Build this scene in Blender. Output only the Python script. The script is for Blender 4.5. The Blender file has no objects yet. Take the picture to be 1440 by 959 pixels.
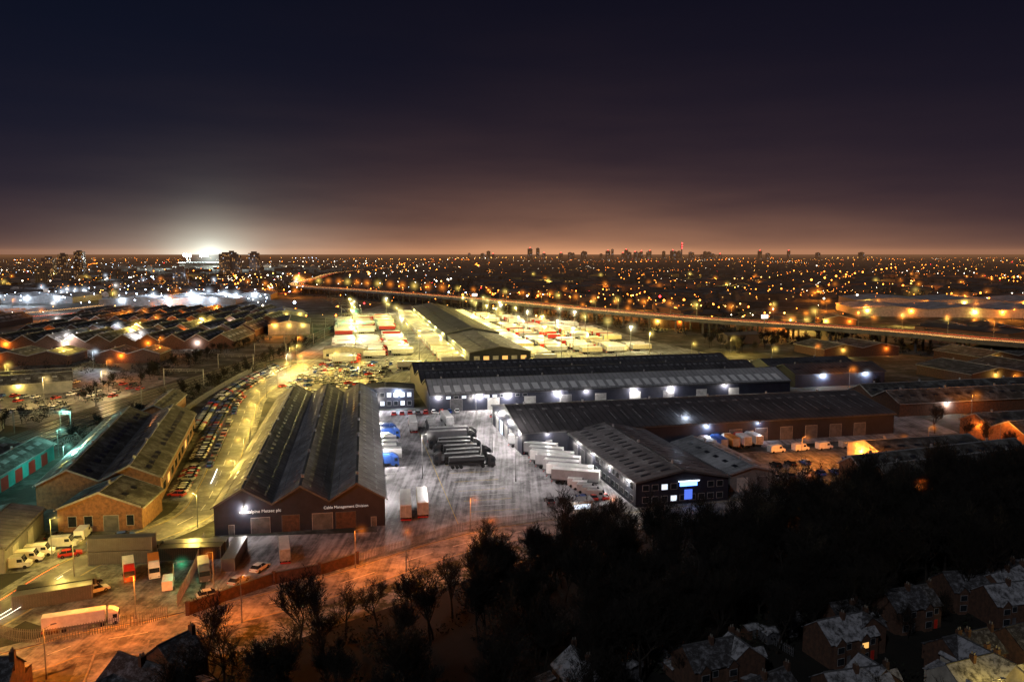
import bpy, math, random
from mathutils import Vector, noise
R = random.Random(11)
sc = bpy.context.scene
sc.view_settings.view_transform = 'Standard'
sc.view_settings.look = 'None'
sc.view_settings.exposure = 0
COL = sc.collection
rad = math.radians

# ------------------------------------------------------------------ materials
def N(nt, t, **k):
    n = nt.nodes.new(t)
    for a, b in k.items():
        setattr(n, a, b)
    return n

MATS = {}
def mat(name, c1, c2=None, scale=0.5, rough=0.85, snow=0.0, snow_scale=0.15, stripes=0.0, stripe_scale=1.0,
        stripe_axis='X', world=False, metallic=0.0, stretch=None, snowcol=(0.42, 0.43, 0.46), tracks=0.0):
    if name in MATS: return MATS[name]
    m = bpy.data.materials.new(name); m.use_nodes = True
    nt = m.node_tree; b = nt.nodes['Principled BSDF']
    b.inputs['Roughness'].default_value = rough
    b.inputs['Metallic'].default_value = metallic
    b.inputs['Specular IOR Level'].default_value = 0.3
    if world:
        g = N(nt, 'ShaderNodeNewGeometry'); co = g.outputs['Position']
    else:
        g = N(nt, 'ShaderNodeTexCoord'); co = g.outputs['Object']
    c2 = c2 or tuple(x * 0.55 for x in c1)
    nz = N(nt, 'ShaderNodeTexNoise'); nz.inputs['Scale'].default_value = scale
    nz.inputs['Detail'].default_value = 6; nz.inputs['Roughness'].default_value = 0.65
    cc = co
    if stretch:
        mp = N(nt, 'ShaderNodeMapping'); mp.inputs['Scale'].default_value = stretch
        mp.inputs['Rotation'].default_value = (0, 0, rad(-12))
        nt.links.new(co, mp.inputs['Vector']); cc = mp.outputs['Vector']
    nt.links.new(cc, nz.inputs['Vector'])
    rp = N(nt, 'ShaderNodeValToRGB')
    rp.color_ramp.elements[0].position = 0.35; rp.color_ramp.elements[1].position = 0.66
    rp.color_ramp.elements[0].color = (*c2, 1); rp.color_ramp.elements[1].color = (*c1, 1)
    nt.links.new(nz.outputs['Fac'], rp.inputs['Fac'])
    out = rp.outputs['Color']
    if stripes > 0:
        w = N(nt, 'ShaderNodeTexWave', wave_type='BANDS', bands_direction=stripe_axis)
        w.inputs['Scale'].default_value = stripe_scale; w.inputs['Distortion'].default_value = 0
        nt.links.new(co, w.inputs['Vector'])
        mx = N(nt, 'ShaderNodeMix', data_type='RGBA', blend_type='MULTIPLY')
        mr = N(nt, 'ShaderNodeMapRange'); mr.inputs['From Min'].default_value = 0.0; mr.inputs['From Max'].default_value = 0.25
        mr.inputs['To Min'].default_value = 1 - stripes; mr.inputs['To Max'].default_value = 1
        nt.links.new(w.outputs['Fac'], mr.inputs['Value'])
        mx.inputs[0].default_value = 1
        nt.links.new(out, mx.inputs[6]); nt.links.new(mr.outputs['Result'], mx.inputs[7])
        out = mx.outputs[2]
    if snow > 0:
        n2 = N(nt, 'ShaderNodeTexNoise'); n2.inputs['Scale'].default_value = snow_scale
        n2.inputs['Detail'].default_value = 9; n2.inputs['Roughness'].default_value = 0.72
        nt.links.new(cc, n2.inputs['Vector'])
        fac = n2.outputs['Fac']
        if tracks > 0:   # wheel tracks worn through the thin snow
            for (ang, sc3) in ((-12, (1.3, 0.035, 1)), (24, (1.0, 0.03, 1))):
                mp3 = N(nt, 'ShaderNodeMapping'); mp3.inputs['Scale'].default_value = sc3; mp3.inputs['Rotation'].default_value = (0, 0, rad(ang))
                nt.links.new(co, mp3.inputs['Vector'])
                n3 = N(nt, 'ShaderNodeTexNoise'); n3.inputs['Scale'].default_value = 1.0; n3.inputs['Detail'].default_value = 3; n3.inputs['Distortion'].default_value = .4
                nt.links.new(mp3.outputs['Vector'], n3.inputs['Vector'])
                s3 = N(nt, 'ShaderNodeMath', operation='MULTIPLY_ADD'); nt.links.new(n3.outputs['Fac'], s3.inputs[0]); s3.inputs[1].default_value = tracks; s3.inputs[2].default_value = -tracks / 2
                a3 = N(nt, 'ShaderNodeMath', operation='ADD'); nt.links.new(fac, a3.inputs[0]); nt.links.new(s3.outputs[0], a3.inputs[1]); fac = a3.outputs[0]
        r2 = N(nt, 'ShaderNodeValToRGB')
        p = 0.5 + (0.5 - snow) * 0.35
        wd = .10 if tracks else .07
        r2.color_ramp.elements[0].position = max(0, p - wd); r2.color_ramp.elements[1].position = min(1, p + wd + .03)
        nt.links.new(fac, r2.inputs['Fac'])
        mx = N(nt, 'ShaderNodeMix', data_type='RGBA')
        nt.links.new(r2.outputs['Color'], mx.inputs[0]); nt.links.new(out, mx.inputs[6])
        mx.inputs[7].default_value = (*snowcol, 1)
        out = mx.outputs[2]
    nt.links.new(out, b.inputs['Base Color'])
    MATS[name] = m
    return m

def emat(name, col, s, sample=True):
    if name in MATS: return MATS[name]
    m = bpy.data.materials.new(name); m.use_nodes = True
    b = m.node_tree.nodes['Principled BSDF']
    b.inputs['Base Color'].default_value = (*[0.3 * c for c in col], 1)
    b.inputs['Emission Color'].default_value = (*col, 1)
    b.inputs['Emission Strength'].default_value = s
    if not sample:
        m.cycles.emission_sampling = 'NONE'
    MATS[name] = m
    return m

M_ground = mat('ground_earth', (0.038, 0.034, 0.026), (0.012, 0.013, 0.009), 0.05, 0.95, snow=0.36, snow_scale=0.06, world=True, snowcol=(0.12, 0.12, 0.12))
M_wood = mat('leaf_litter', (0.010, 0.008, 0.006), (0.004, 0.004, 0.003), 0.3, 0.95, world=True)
M_verge = mat('verge_grass', (0.07, 0.075, 0.03), (0.03, 0.035, 0.015), 0.6, 0.95, snow=0.45, snow_scale=0.3, world=True, snowcol=(0.36, 0.36, 0.36))
M_yard = mat('yard_asphalt', (0.11, 0.105, 0.11), (0.05, 0.047, 0.052), 0.4, 0.75, snow=0.52, snow_scale=0.14, world=True, stretch=(1.2, 0.7, 1), snowcol=(0.34, 0.325, 0.345), tracks=0.32)
M_yard2 = mat('yard_concrete_lit', (0.13, 0.125, 0.11), (0.05, 0.05, 0.045), 0.15, 0.85, snow=0.42, snow_scale=0.08, world=True, snowcol=(0.3, 0.3, 0.3), tracks=.3)
M_lot = mat('lot_asphalt', (0.08, 0.076, 0.07), (0.03, 0.03, 0.028), 0.5, 0.75, snow=0.45, snow_scale=0.3, world=True, snowcol=(0.24, 0.24, 0.24), tracks=.2)
M_road = mat('road_asphalt', (0.13, 0.125, 0.12), (0.075, 0.072, 0.07), 0.4, 0.6, snow=0.35, snow_scale=0.25, world=True, snowcol=(0.24, 0.24, 0.24))
M_roadS = mat('road_snowy', (0.15, 0.145, 0.14), (0.06, 0.057, 0.055), 0.4, 0.75, snow=0.5, snow_scale=0.3, world=True, snowcol=(0.34, 0.33, 0.32), tracks=.2)
M_kerb = mat('kerb_concrete', (0.28, 0.27, 0.25), None, 1.0, 0.9)
M_white = mat('white_paint', (0.75, 0.75, 0.73), (0.45, 0.45, 0.44), 2.0, 0.6)
M_yel = mat('yellow_paint', (0.6, 0.42, 0.05), None, 2.0, 0.6)
M_ballast = mat('ballast', (0.07, 0.062, 0.055), (0.03, 0.027, 0.022), 1.5, 0.95, world=True)
M_rail = mat('rail_steel', (0.25, 0.23, 0.22), None, 2, 0.35, metallic=0.8)
M_roofA = mat('roof_sheet_grey', (0.19, 0.18, 0.185), (0.10, 0.095, 0.10), 0.12, 0.8, stripes=0.35, stripe_scale=0.16, stripe_axis='Y', snow=0.3, snow_scale=0.25, snowcol=(0.25, 0.25, 0.26))
M_roofB = mat('roof_sheet_dark', (0.095, 0.09, 0.097), (0.045, 0.043, 0.048), 0.12, 0.75, stripes=0.45, stripe_scale=0.16, stripe_axis='Y')
M_roofC = mat('roof_sheet_frosted', (0.30, 0.30, 0.31), (0.17, 0.17, 0.18), 0.12, 0.75, stripes=0.3, stripe_scale=0.16, stripe_axis='Y', snow=0.4, snow_scale=0.1, snowcol=(0.45, 0.45, 0.47))
M_roofD = mat('roof_asbestos', (0.08, 0.072, 0.066), (0.035, 0.032, 0.03), 0.3, 0.9, stripes=0.3, stripe_scale=0.4, stripe_axis='Y', snow=0.33, snow_scale=0.3, snowcol=(0.15, 0.15, 0.15))
M_clad = mat('cladding_navy', (0.024, 0.027, 0.044), (0.013, 0.015, 0.026), 0.3, 0.5, stripes=0.3, stripe_scale=1.2, stripe_axis='X')
M_clady = mat('cladding_grey', (0.2, 0.2, 0.2), (0.11, 0.11, 0.11), 0.3, 0.5, stripes=0.3, stripe_scale=1.2)
M_brick = mat('brick_red', (0.26, 0.13, 0.065), (0.12, 0.06, 0.035), 1.2, 0.9)
M_brickd = mat('brick_dark', (0.10, 0.05, 0.032), (0.045, 0.027, 0.02), 1.2, 0.9)
M_render = mat('wall_render', (0.4, 0.37, 0.31), (0.24, 0.22, 0.19), 0.5, 0.9)
M_trim = mat('trim_grey', (0.3, 0.3, 0.31), None, 0.8, 0.6)
M_trimd = mat('trim_dark', (0.09, 0.09, 0.095), None, 0.8, 0.6)
M_rl = mat('rooflight_grp', (0.28, 0.28, 0.29), (0.17, 0.17, 0.18), 0.4, 0.45)
M_rla = mat('rooflight_weathered', (0.25, 0.25, 0.26), (0.06, 0.06, 0.065), 0.8, 0.5)
M_rld = mat('rooflight_dark', (0.03, 0.032, 0.04), (0.015, 0.015, 0.02), 0.4, 0.3)
M_door = mat('roller_shutter', (0.12, 0.12, 0.13), (0.06, 0.06, 0.065), 0.6, 0.5, stripes=0.4, stripe_scale=1.5, stripe_axis='Z')
M_doorw = mat('roller_shutter_white', (0.5, 0.5, 0.48), (0.3, 0.3, 0.29), 0.6, 0.5, stripes=0.3, stripe_scale=1.5, stripe_axis='Z')
M_glass = mat('window_glass', (0.02, 0.024, 0.03), None, 1, 0.08)
M_bark = mat('bark', (0.020, 0.016, 0.012), (0.009, 0.007, 0.006), 2, 0.95)
M_twig = mat('twigs', (0.012, 0.009, 0.007), (0.006, 0.005, 0.004), 1, 0.95)
M_leaf = mat('evergreen_leaf', (0.014, 0.018, 0.009), (0.006, 0.008, 0.005), 0.5, 0.9)
M_tyre = mat('tyre', (0.015, 0.015, 0.015), None, 2, 0.9)
M_slate = mat('slate_roof', (0.04, 0.037, 0.04), (0.02, 0.019, 0.02), 1.5, 0.8, snow=0.38, snow_scale=1.1, snowcol=(0.14, 0.143, 0.16), stripes=0.35, stripe_scale=1.6, stripe_axis='Z')
M_slates = mat('slate_roof_snowy', (0.09, 0.09, 0.095), (0.04, 0.04, 0.043), 1.4, 0.8, snow=0.6, snow_scale=0.7, snowcol=(0.27, 0.275, 0.30), stripes=0.2, stripe_scale=1.6, stripe_axis='Z')
M_post = mat('galvanised_steel', (0.22, 0.22, 0.22), None, 1, 0.5, metallic=0.3)
M_conc = mat('concrete', (0.2, 0.19, 0.17), (0.11, 0.10, 0.09), 0.3, 0.9)
M_concd = mat('concrete_stained', (0.12, 0.108, 0.096), (0.06, 0.054, 0.048), 0.1, 0.9, world=True)
M_mroad = mat('motorway_asphalt', (0.08, 0.076, 0.073), (0.045, 0.043, 0.042), 0.2, 0.8, world=True)
M_farb = mat('far_walls', (0.16, 0.11, 0.08), (0.05, 0.04, 0.035), 0.02, 0.9, world=True)
M_farr = mat('far_roofs', (0.10, 0.092, 0.092), (0.03, 0.028, 0.03), 0.03, 0.8, world=True)
M_fart = mat('far_trees', (0.03, 0.026, 0.018), (0.008, 0.008, 0.006), 0.1, 0.95, world=True)
E_warmwin = emat('lit_window_warm', (1, 0.52, 0.14), 1.1, False)
E_coolwin = emat('lit_window_cool', (0.75, 0.85, 1), 1.3, False)
E_farwin = emat('far_window_warm', (1, 0.5, 0.16), 0.7, False)
def paint(n, c, r=0.35):
    return mat('paint_' + n, c, tuple(x * 0.75 for x in c), 0.8, r)
P_white = paint('white', (0.7, 0.7, 0.7)); P_silver = paint('silver', (0.4, 0.41, 0.42)); P_black = paint('black', (0.02, 0.02, 0.022))
P_blue = paint('blue', (0.03, 0.09, 0.35)); P_red = paint('red', (0.45, 0.03, 0.02)); P_grey = paint('grey', (0.09, 0.09, 0.10))
P_orange = paint('orange', (0.5, 0.16, 0.03)); P_teal = paint('teal', (0.05, 0.3, 0.28)); P_cream = paint('cream', (0.55, 0.48, 0.3))
P_side = paint('trailer_side', (0.32, 0.32, 0.33))

# ------------------------------------------------------------------ mesh builder
class MB:
    def __init__(s):
        s.v = []; s.f = []; s.m = []; s.mats = []
    def mi(s, m):
        if m not in s.mats: s.mats.append(m)
        return s.mats.index(m)
    def face(s, pts, m):
        i = len(s.v); s.v += [tuple(p) for p in pts]
        s.f.append(tuple(range(i, i + len(pts)))); s.m.append(s.mi(m))
    def hexa(s, p, m):
        i = len(s.v); s.v += [tuple(q) for q in p]; k = s.mi(m)
        for q in ((0, 3, 2, 1), (4, 5, 6, 7), (0, 1, 5, 4), (1, 2, 6, 5), (2, 3, 7, 6), (3, 0, 4, 7)):
            s.f.append(tuple(i + a for a in q)); s.m.append(k)
    def box(s, x0, y0, z0, x1, y1, z1, m):
        s.hexa([(x0, y0, z0), (x1, y0, z0), (x1, y1, z0), (x0, y1, z0), (x0, y0, z1), (x1, y0, z1), (x1, y1, z1), (x0, y1, z1)], m)
    def rbox(s, cx, cy, z0, lx, ly, h, a, m, roof=None, rh=0):
        c, q = math.cos(a), math.sin(a)
        def P(x, y, z): return (cx + x * c - y * q, cy + x * q + y * c, z)
        X, Y = lx / 2, ly / 2
        s.hexa([P(-X, -Y, z0), P(X, -Y, z0), P(X, Y, z0), P(-X, Y, z0), P(-X, -Y, z0 + h), P(X, -Y, z0 + h), P(X, Y, z0 + h), P(-X, Y, z0 + h)], m)
        if roof:
            z = z0 + h + 0.05; e = 0.4
            A, B, C, D = P(-X - e, -Y - e, z), P(X + e, -Y - e, z), P(X + e, Y + e, z), P(-X - e, Y + e, z)
            E, F = P(-X - e, 0, z + rh), P(X + e, 0, z + rh)
            s.face([A, B, F, E], roof); s.face([D, E, F, C], roof); s.face([A, E, D], m); s.face([B, C, F], m)
    def cyl(s, cx, cy, z0, z1, r, n, m, r2=None):
        r2 = r if r2 is None else r2
        i = len(s.v); k = s.mi(m)
        for j in range(n):
            a = 2 * math.pi * j / n; c, q = math.cos(a), math.sin(a)
            s.v += [(cx + r * c, cy + r * q, z0), (cx + r2 * c, cy + r2 * q, z1)]
        for j in range(n):
            a, b = i + 2 * j, i + 2 * ((j + 1) % n)
            s.f.append((a, b, b + 1, a + 1)); s.m.append(k)
        s.f.append(tuple(i + 2 * j + 1 for j in range(n))); s.m.append(k)
        s.f.append(tuple(i + 2 * j for j in reversed(range(n)))); s.m.append(k)
    def tube(s, a, b, r1, r2, n, m):
        a = Vector(a); b = Vector(b); d = (b - a)
        if d.length < 1e-5: return
        d.normalize(); u = d.orthogonal().normalized(); w = d.cross(u)
        i = len(s.v); k = s.mi(m)
        for j in range(n):
            t = 2 * math.pi * j / n; o = u * math.cos(t) + w * math.sin(t)
            s.v += [tuple(a + o * r1), tuple(b + o * r2)]
        for j in range(n):
            p, q = i + 2 * j, i + 2 * ((j + 1) % n)
            s.f.append((p, q, q + 1, p + 1)); s.m.append(k)
    def octa(s, x, y, z, r, m):
        i = len(s.v); k = s.mi(m)
        s.v += [(x + r, y, z), (x, y + r, z), (x - r, y, z), (x, y - r, z), (x, y, z + r), (x, y, z - r)]
        for a, b in ((0, 1), (1, 2), (2, 3), (3, 0)):
            s.f.append((i + a, i + b, i + 4)); s.m.append(k); s.f.append((i + b, i + a, i + 5)); s.m.append(k)
    def mesh(s, name):
        me = bpy.data.meshes.new(name); me.from_pydata(s.v, [], s.f)
        for m in s.mats: me.materials.append(m)
        if s.m: me.polygons.foreach_set('material_index', s.m)
        me.update(); return me
    def obj(s, name, parent=None, loc=None, rz=0):
        o = bpy.data.objects.new(name, s.mesh(name)); COL.objects.link(o)
        if parent: o.parent = parent
        if loc: o.location = loc
        o.rotation_euler[2] = rz
        return o

def empty(name, loc=(0, 0, 0), rz=0):
    e = bpy.data.objects.new(name, None); COL.objects.link(e)
    e.location = loc; e.rotation_euler[2] = rz; e.empty_display_size = 1
    return e
def inst(name, me, x, y, z=0, rz=0, s=1.0):
    o = bpy.data.objects.new(name, me); COL.objects.link(o)
    o.location = (x, y, z); o.rotation_euler[2] = rz; o.scale = (s, s, s)
    return o

def spline(pts, step=6):
    out = []
    P = [Vector(p) for p in pts]; P = [P[0] * 2 - P[1]] + P + [P[-1] * 2 - P[-2]]
    for i in range(1, len(P) - 2):
        a, b, c, d = P[i - 1:i + 3]; n = max(2, int((c - b).length / step))
        for j in range(n):
            t = j / n
            out.append(0.5 * ((2 * b) + (c - a) * t + (2 * a - 5 * b + 4 * c - d) * t * t + (3 * b - a - 3 * c + d) * t ** 3))
    out.append(P[-2]); return out
def normals(S):
    n = []
    for i in range(len(S)):
        d = S[min(i + 1, len(S) - 1)] - S[max(i - 1, 0)]; d = Vector((d[0], d[1], 0)).normalized()
        n.append(Vector((d[1], -d[0], 0)))   # right side
    return n
def strip(mb, S, Nn, o0, o1, z, m, thick=0, i0=0, i1=None):
    i1 = len(S) - 1 if i1 is None else i1
    for i in range(i0, i1):
        a0 = Vector((S[i][0], S[i][1], 0)) + Nn[i] * o0; a1 = Vector((S[i][0], S[i][1], 0)) + Nn[i] * o1
        b0 = Vector((S[i + 1][0], S[i + 1][1], 0)) + Nn[i + 1] * o0; b1 = Vector((S[i + 1][0], S[i + 1][1], 0)) + Nn[i + 1] * o1
        za = z + (S[i][2] if len(S[i]) > 2 else 0); zb = z + (S[i + 1][2] if len(S[i + 1]) > 2 else 0)
        T = [(a0[0], a0[1], za), (a1[0], a1[1], za), (b1[0], b1[1], zb), (b0[0], b0[1], zb)]
        if thick:
            Bm = [(p[0], p[1], p[2] - thick) for p in T]
            mb.hexa(Bm + T, m)
        else:
            mb.face(T, m)
def V3(pts): return [(p[0], p[1], p[2] if len(p) > 2 else 0) for p in pts]

def sheet(name, pts, z, m):
    mb = MB(); mb.face([(p[0], p[1], z) for p in pts], m); return mb.obj(name)

# ------------------------------------------------------------------ lamps
LD = {}
def light_data(col, p, r):
    k = (col, p, r)
    if k not in LD:
        l = bpy.data.lights.new('lamp_light', 'POINT'); l.color = col; l.energy = p; l.shadow_soft_size = r; LD[k] = l
    return LD[k]
YEL = (1.0, 0.68, 0.13); ORG = (1.0, 0.27, 0.025); RORG = (1.0, 0.21, 0.012); WHT = (1.0, 0.92, 0.86); COOL = (0.72, 0.84, 1.0); GRN = (0.1, 1.0, 0.45); TEAL = (0.35, 1.0, 0.8); YG = (1.0, 0.78, 0.2)
# added glow imitating lens bloom: self-emitting sphere, brightest at the lamp
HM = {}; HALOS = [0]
def bloom_halo(parent, loc, col, Rm, k=1.0):
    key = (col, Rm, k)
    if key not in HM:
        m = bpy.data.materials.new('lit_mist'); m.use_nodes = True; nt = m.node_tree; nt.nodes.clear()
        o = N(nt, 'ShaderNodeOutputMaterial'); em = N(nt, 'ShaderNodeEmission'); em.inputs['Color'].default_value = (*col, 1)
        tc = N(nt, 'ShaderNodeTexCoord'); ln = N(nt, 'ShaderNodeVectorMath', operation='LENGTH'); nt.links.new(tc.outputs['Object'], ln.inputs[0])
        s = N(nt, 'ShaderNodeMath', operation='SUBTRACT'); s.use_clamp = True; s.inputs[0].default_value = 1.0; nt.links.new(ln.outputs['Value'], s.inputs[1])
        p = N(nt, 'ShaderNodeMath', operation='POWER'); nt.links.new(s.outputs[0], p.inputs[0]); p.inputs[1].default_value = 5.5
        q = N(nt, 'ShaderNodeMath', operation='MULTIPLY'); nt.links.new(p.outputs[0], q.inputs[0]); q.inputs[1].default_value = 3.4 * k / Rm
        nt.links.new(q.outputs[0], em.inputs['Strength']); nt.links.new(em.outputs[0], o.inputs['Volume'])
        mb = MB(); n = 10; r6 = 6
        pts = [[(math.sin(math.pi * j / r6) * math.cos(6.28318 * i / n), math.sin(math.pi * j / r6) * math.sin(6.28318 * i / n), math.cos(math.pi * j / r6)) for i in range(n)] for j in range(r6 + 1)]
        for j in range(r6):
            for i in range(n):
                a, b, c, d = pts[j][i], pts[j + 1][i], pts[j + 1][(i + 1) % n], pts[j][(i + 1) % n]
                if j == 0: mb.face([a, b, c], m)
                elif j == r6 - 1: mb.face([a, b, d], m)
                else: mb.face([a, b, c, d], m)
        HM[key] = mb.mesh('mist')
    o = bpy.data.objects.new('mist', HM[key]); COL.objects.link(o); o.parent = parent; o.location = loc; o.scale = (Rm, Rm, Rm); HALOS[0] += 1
def auto_halo(e, loc, col, p, r):
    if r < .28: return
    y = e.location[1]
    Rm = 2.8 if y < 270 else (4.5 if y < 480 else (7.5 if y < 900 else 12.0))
    bloom_halo(e, loc, col, Rm, (1.0 if r >= .44 else .55) * (.75 if y < 270 else .9))
POSTM = {}
def post_mesh(h, arm):
    k = (h, arm)
    if k not in POSTM:
        mb = MB(); mb.cyl(0, 0, 0, h, 0.11, 8, M_post, 0.06); mb.cyl(0, 0, 0, 0.8, 0.16, 8, M_post)
        mb.tube((0, 0, h - 0.1), (arm, 0, h + 0.25), 0.05, 0.04, 6, M_post)
        mb.hexa([(arm - 0.1, -0.15, h + 0.22), (arm + 0.7, -0.12, h + 0.26), (arm + 0.7, 0.12, h + 0.26), (arm - 0.1, 0.15, h + 0.22),
                 (arm - 0.05, -0.09, h + 0.36), (arm + 0.6, -0.07, h + 0.36), (arm + 0.6, 0.07, h + 0.36), (arm - 0.05, 0.09, h + 0.36)], M_post)
        POSTM[k] = mb.mesh('post')
    return POSTM[k]
def lamp(x, y, h=9, col=YEL, p=3000, r=0.3, arm=1.2, rz=0, name='street_lamp', m=True):
    e = empty(name, (x, y, 0), rz)
    o = inst('post', post_mesh(h, arm), 0, 0); o.parent = e
    l = bpy.data.objects.new('light', light_data(col, p, r)); COL.objects.link(l); l.parent = e
    l.location = (arm + 0.3, 0, h + 0.2 - r - 0.03)
    if m: auto_halo(e, l.location, col, p, r)
    return e
MASTM = None
def mast(x, y, h=15, col=YEL, p=16000, r=0.55):
    global MASTM
    e = empty('floodlight_mast', (x, y, 0), R.random() * 6)
    if MASTM is None:
        mb = MB(); mb.cyl(0, 0, 0, h, 0.22, 8, M_post, 0.12); mb.box(-1.3, -0.1, h, 1.3, 0.1, h + 0.15, M_post)
        for q in (-1.1, -0.4, 0.4, 1.1):
            mb.box(q - 0.25, -0.3, h + 0.15, q + 0.25, 0.25, h + 0.6, M_post)
        MASTM = mb.mesh('post')
    o = inst('post', MASTM, 0, 0); o.parent = e
    l = bpy.data.objects.new('light', light_data(col, p, r)); COL.objects.link(l); l.parent = e
    l.location = (0, -0.9, h - 0.2); auto_halo(e, l.location, col, p, r)
WLM = None
def wall_light(x, y, z, nx, ny, col=WHT, p=1500, r=0.25):
    global WLM
    if WLM is None:
        mb = MB(); mb.box(-0.1, -0.12, 0.1, 0.7, 0.12, 0.22, M_post); mb.box(-0.1, -0.2, -0.1, 0.02, 0.2, 0.3, M_post); mb.box(0.5, -0.25, 0.05, 0.9, 0.25, 0.3, M_post)
        WLM = mb.mesh('bracket')
    e = empty('wall_light', (x, y, z), math.atan2(ny, nx))
    o = inst('bracket', WLM, 0, 0); o.parent = e
    l = bpy.data.objects.new('light', light_data(col, p, r)); COL.objects.link(l); l.parent = e; l.location = (0.85, 0, -r - 0.02); auto_halo(e, l.location, col, p, r)

# ------------------------------------------------------------------ warehouses
def warehouse(name, corner, rot, W, L, eave, ridge, bays=1, wall=M_clad, roof=M_roofA, rl=M_rl, rlrows=((0.35, 1.2, 3.5, 7.0),)):
    a = rad(rot); e = empty(name, (corner[0], corner[1], 0), a)
    b = W / bays
    w = MB()
    w.box(0, 0.3, 0, 0.3, L - 0.3, eave, wall); w.box(W - 0.3, 0.3, 0, W, L - 0.3, eave, wall)
    for y0, y1 in ((0, 0.3), (L - 0.3, L)):
        for i in range(bays):
            x0 = i * b; x1 = x0 + b; xm = (x0 + x1) / 2
            A = [(x0, y0, 0), (x1, y0, 0), (x1, y0, eave), (xm, y0, ridge), (x0, y0, eave)]
            B = [(p[0], y1, p[2]) for p in A]
            w.face(A, wall); w.face(B[::-1], wall)
            for k in range(5):
                k2 = (k + 1) % 5; w.face([A[k], B[k], B[k2], A[k2]], wall)
    w.obj('walls', e)
    r = MB(); t = 0.18; ov = 0.5
    lights = MB(); tr = MB()
    tm = M_trimd if roof in (M_roofA, M_roofB) else M_trim
    sl = (ridge - eave) / (b / 2)
    for i in range(bays):
        x0 = i * b; x1 = x0 + b; xm = (x0 + x1) / 2
        ol = 0.35 if i == 0 else 0; orr = 0.35 if i == bays - 1 else 0
        for (xe, sgn, o) in ((x0, 1, ol), (x1, -1, orr)):
            xa = xe - sgn * o; za = eave - sl * o + 0.02
            P = [(xa, -ov, za), (xm, -ov, ridge + 0.02), (xm, L + ov, ridge + 0.02), (xa, L + ov, za)]
            r.hexa(P + [(p[0], p[1], p[2] + t) for p in P], roof)
            for (f, pw, pl, gap) in rlrows:
                y = 2.5
                dx = b / 2 * f
                while y + pl < L - 1:
                    xs = xe + sgn * (dx - pw / 2); xt = xe + sgn * (dx + pw / 2)
                    zs = eave + sl * (dx - pw / 2) + t + 0.02; zt = eave + sl * (dx + pw / 2) + t + 0.02
                    if R.random() < .96:
                        lights.hexa([(xs, y, zs), (xt, y, zt), (xt, y + pl, zt), (xs, y + pl, zs), (xs, y, zs + 0.07), (xt, y, zt + 0.07), (xt, y + pl, zt + 0.07), (xs, y + pl, zs + 0.07)], rl)
                    y += gap
        tr.box(xm - 0.3, -ov - 0.02, ridge + t - 0.02, xm + 0.3, L + ov + 0.02, ridge + t + 0.12, tm)
        y = 6
        while y < L - 5 and L < 200:
            tr.cyl(xm, y, ridge + t + 0.1, ridge + t + 0.9, 0.35, 8, M_trim); y += 18 + R.random() * 6
        if i: tr.box(x0 - 0.35, -ov, eave + t + 0.03, x0 + 0.35, L + ov, eave + t + 0.14, M_trimd)
        for yy in (-ov - 0.06, L + ov + 0.01):
            for (xa, xb) in ((x0, xm), (x1, xm)):
                tr.hexa([(xa, yy, eave - 0.15), (xb, yy, ridge - 0.15), (xb, yy + 0.05, ridge - 0.15), (xa, yy + 0.05, eave - 0.15),
                         (xa, yy, eave + 0.3), (xb, yy, ridge + 0.3), (xb, yy + 0.05, ridge + 0.3), (xa, yy + 0.05, eave + 0.3)], tm)
    tr.box(-0.6, -ov, eave - 0.35, -0.4, L + ov, eave - 0.12, tm); tr.box(W + 0.4, -ov, eave - 0.35, W + 0.6, L + ov, eave - 0.12, tm)
    r.obj('roof', e); tr.obj('roof_trim', e)
    if lights.f: lights.obj('rooflights', e)
    def l2w(x, y):
        return (corner[0] + x * math.cos(a) - y * math.sin(a), corner[1] + x * math.sin(a) + y * math.cos(a))
    return e, l2w, W, L
def face_panels(b, face, items, name):
    e, l2w, W, L = b; mb = MB()
    for (s, w, z0, z1, m) in items:
        for (g, q, mm) in ((0.12, 0.05, M_trimd if m is M_brickd else M_trim), (0, 0.09, m)):
            s0, s1 = s - w / 2 - g, s + w / 2 + g; a, c = z0 - (g if z0 > 0.3 else 0), z1 + g
            if face == 'front': mb.box(s0, -q, a, s1, -0.002 - (0.0 if g else 0.05), c, mm)
            if face == 'back': mb.box(s0, L + 0.002, a, s1, L + q, c, mm)
            if face == 'left': mb.box(-q, s0, a, -0.002 - (0 if g else 0.05), s1, c, mm)
            if face == 'right': mb.box(W + 0.002 + (0 if g else 0.05), s0, a, W + q, s1, c, mm)
    mb.obj(name, e)
def wl(b, face, s, z, col=WHT, p=1500, r=0.25):
    e, l2w, W, L = b; a = e.rotation_euler[2]
    loc = {'front': (s, -0.05), 'back': (s, L + 0.05), 'left': (-0.05, s), 'right': (W + 0.05, s)}[face]
    n = {'front': (0, -1), 'back': (0, 1), 'left': (-1, 0), 'right': (1, 0)}[face]
    x, y = l2w(*loc)
    wall_light(x, y, z, n[0] * math.cos(a) - n[1] * math.sin(a), n[0] * math.sin(a) + n[1] * math.cos(a), col, p, r)
def sign_text(b, txt, s, z, size, m):
    c = bpy.data.curves.new('lettering', 'FONT'); c.body = txt; c.size = size; c.extrude = 0.03
    o = bpy.data.objects.new('lettering', c); COL.objects.link(o); o.parent = b[0]
    o.location = (s, -0.16, z); o.rotation_euler = (rad(90), 0, 0); c.materials.append(m)

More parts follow.
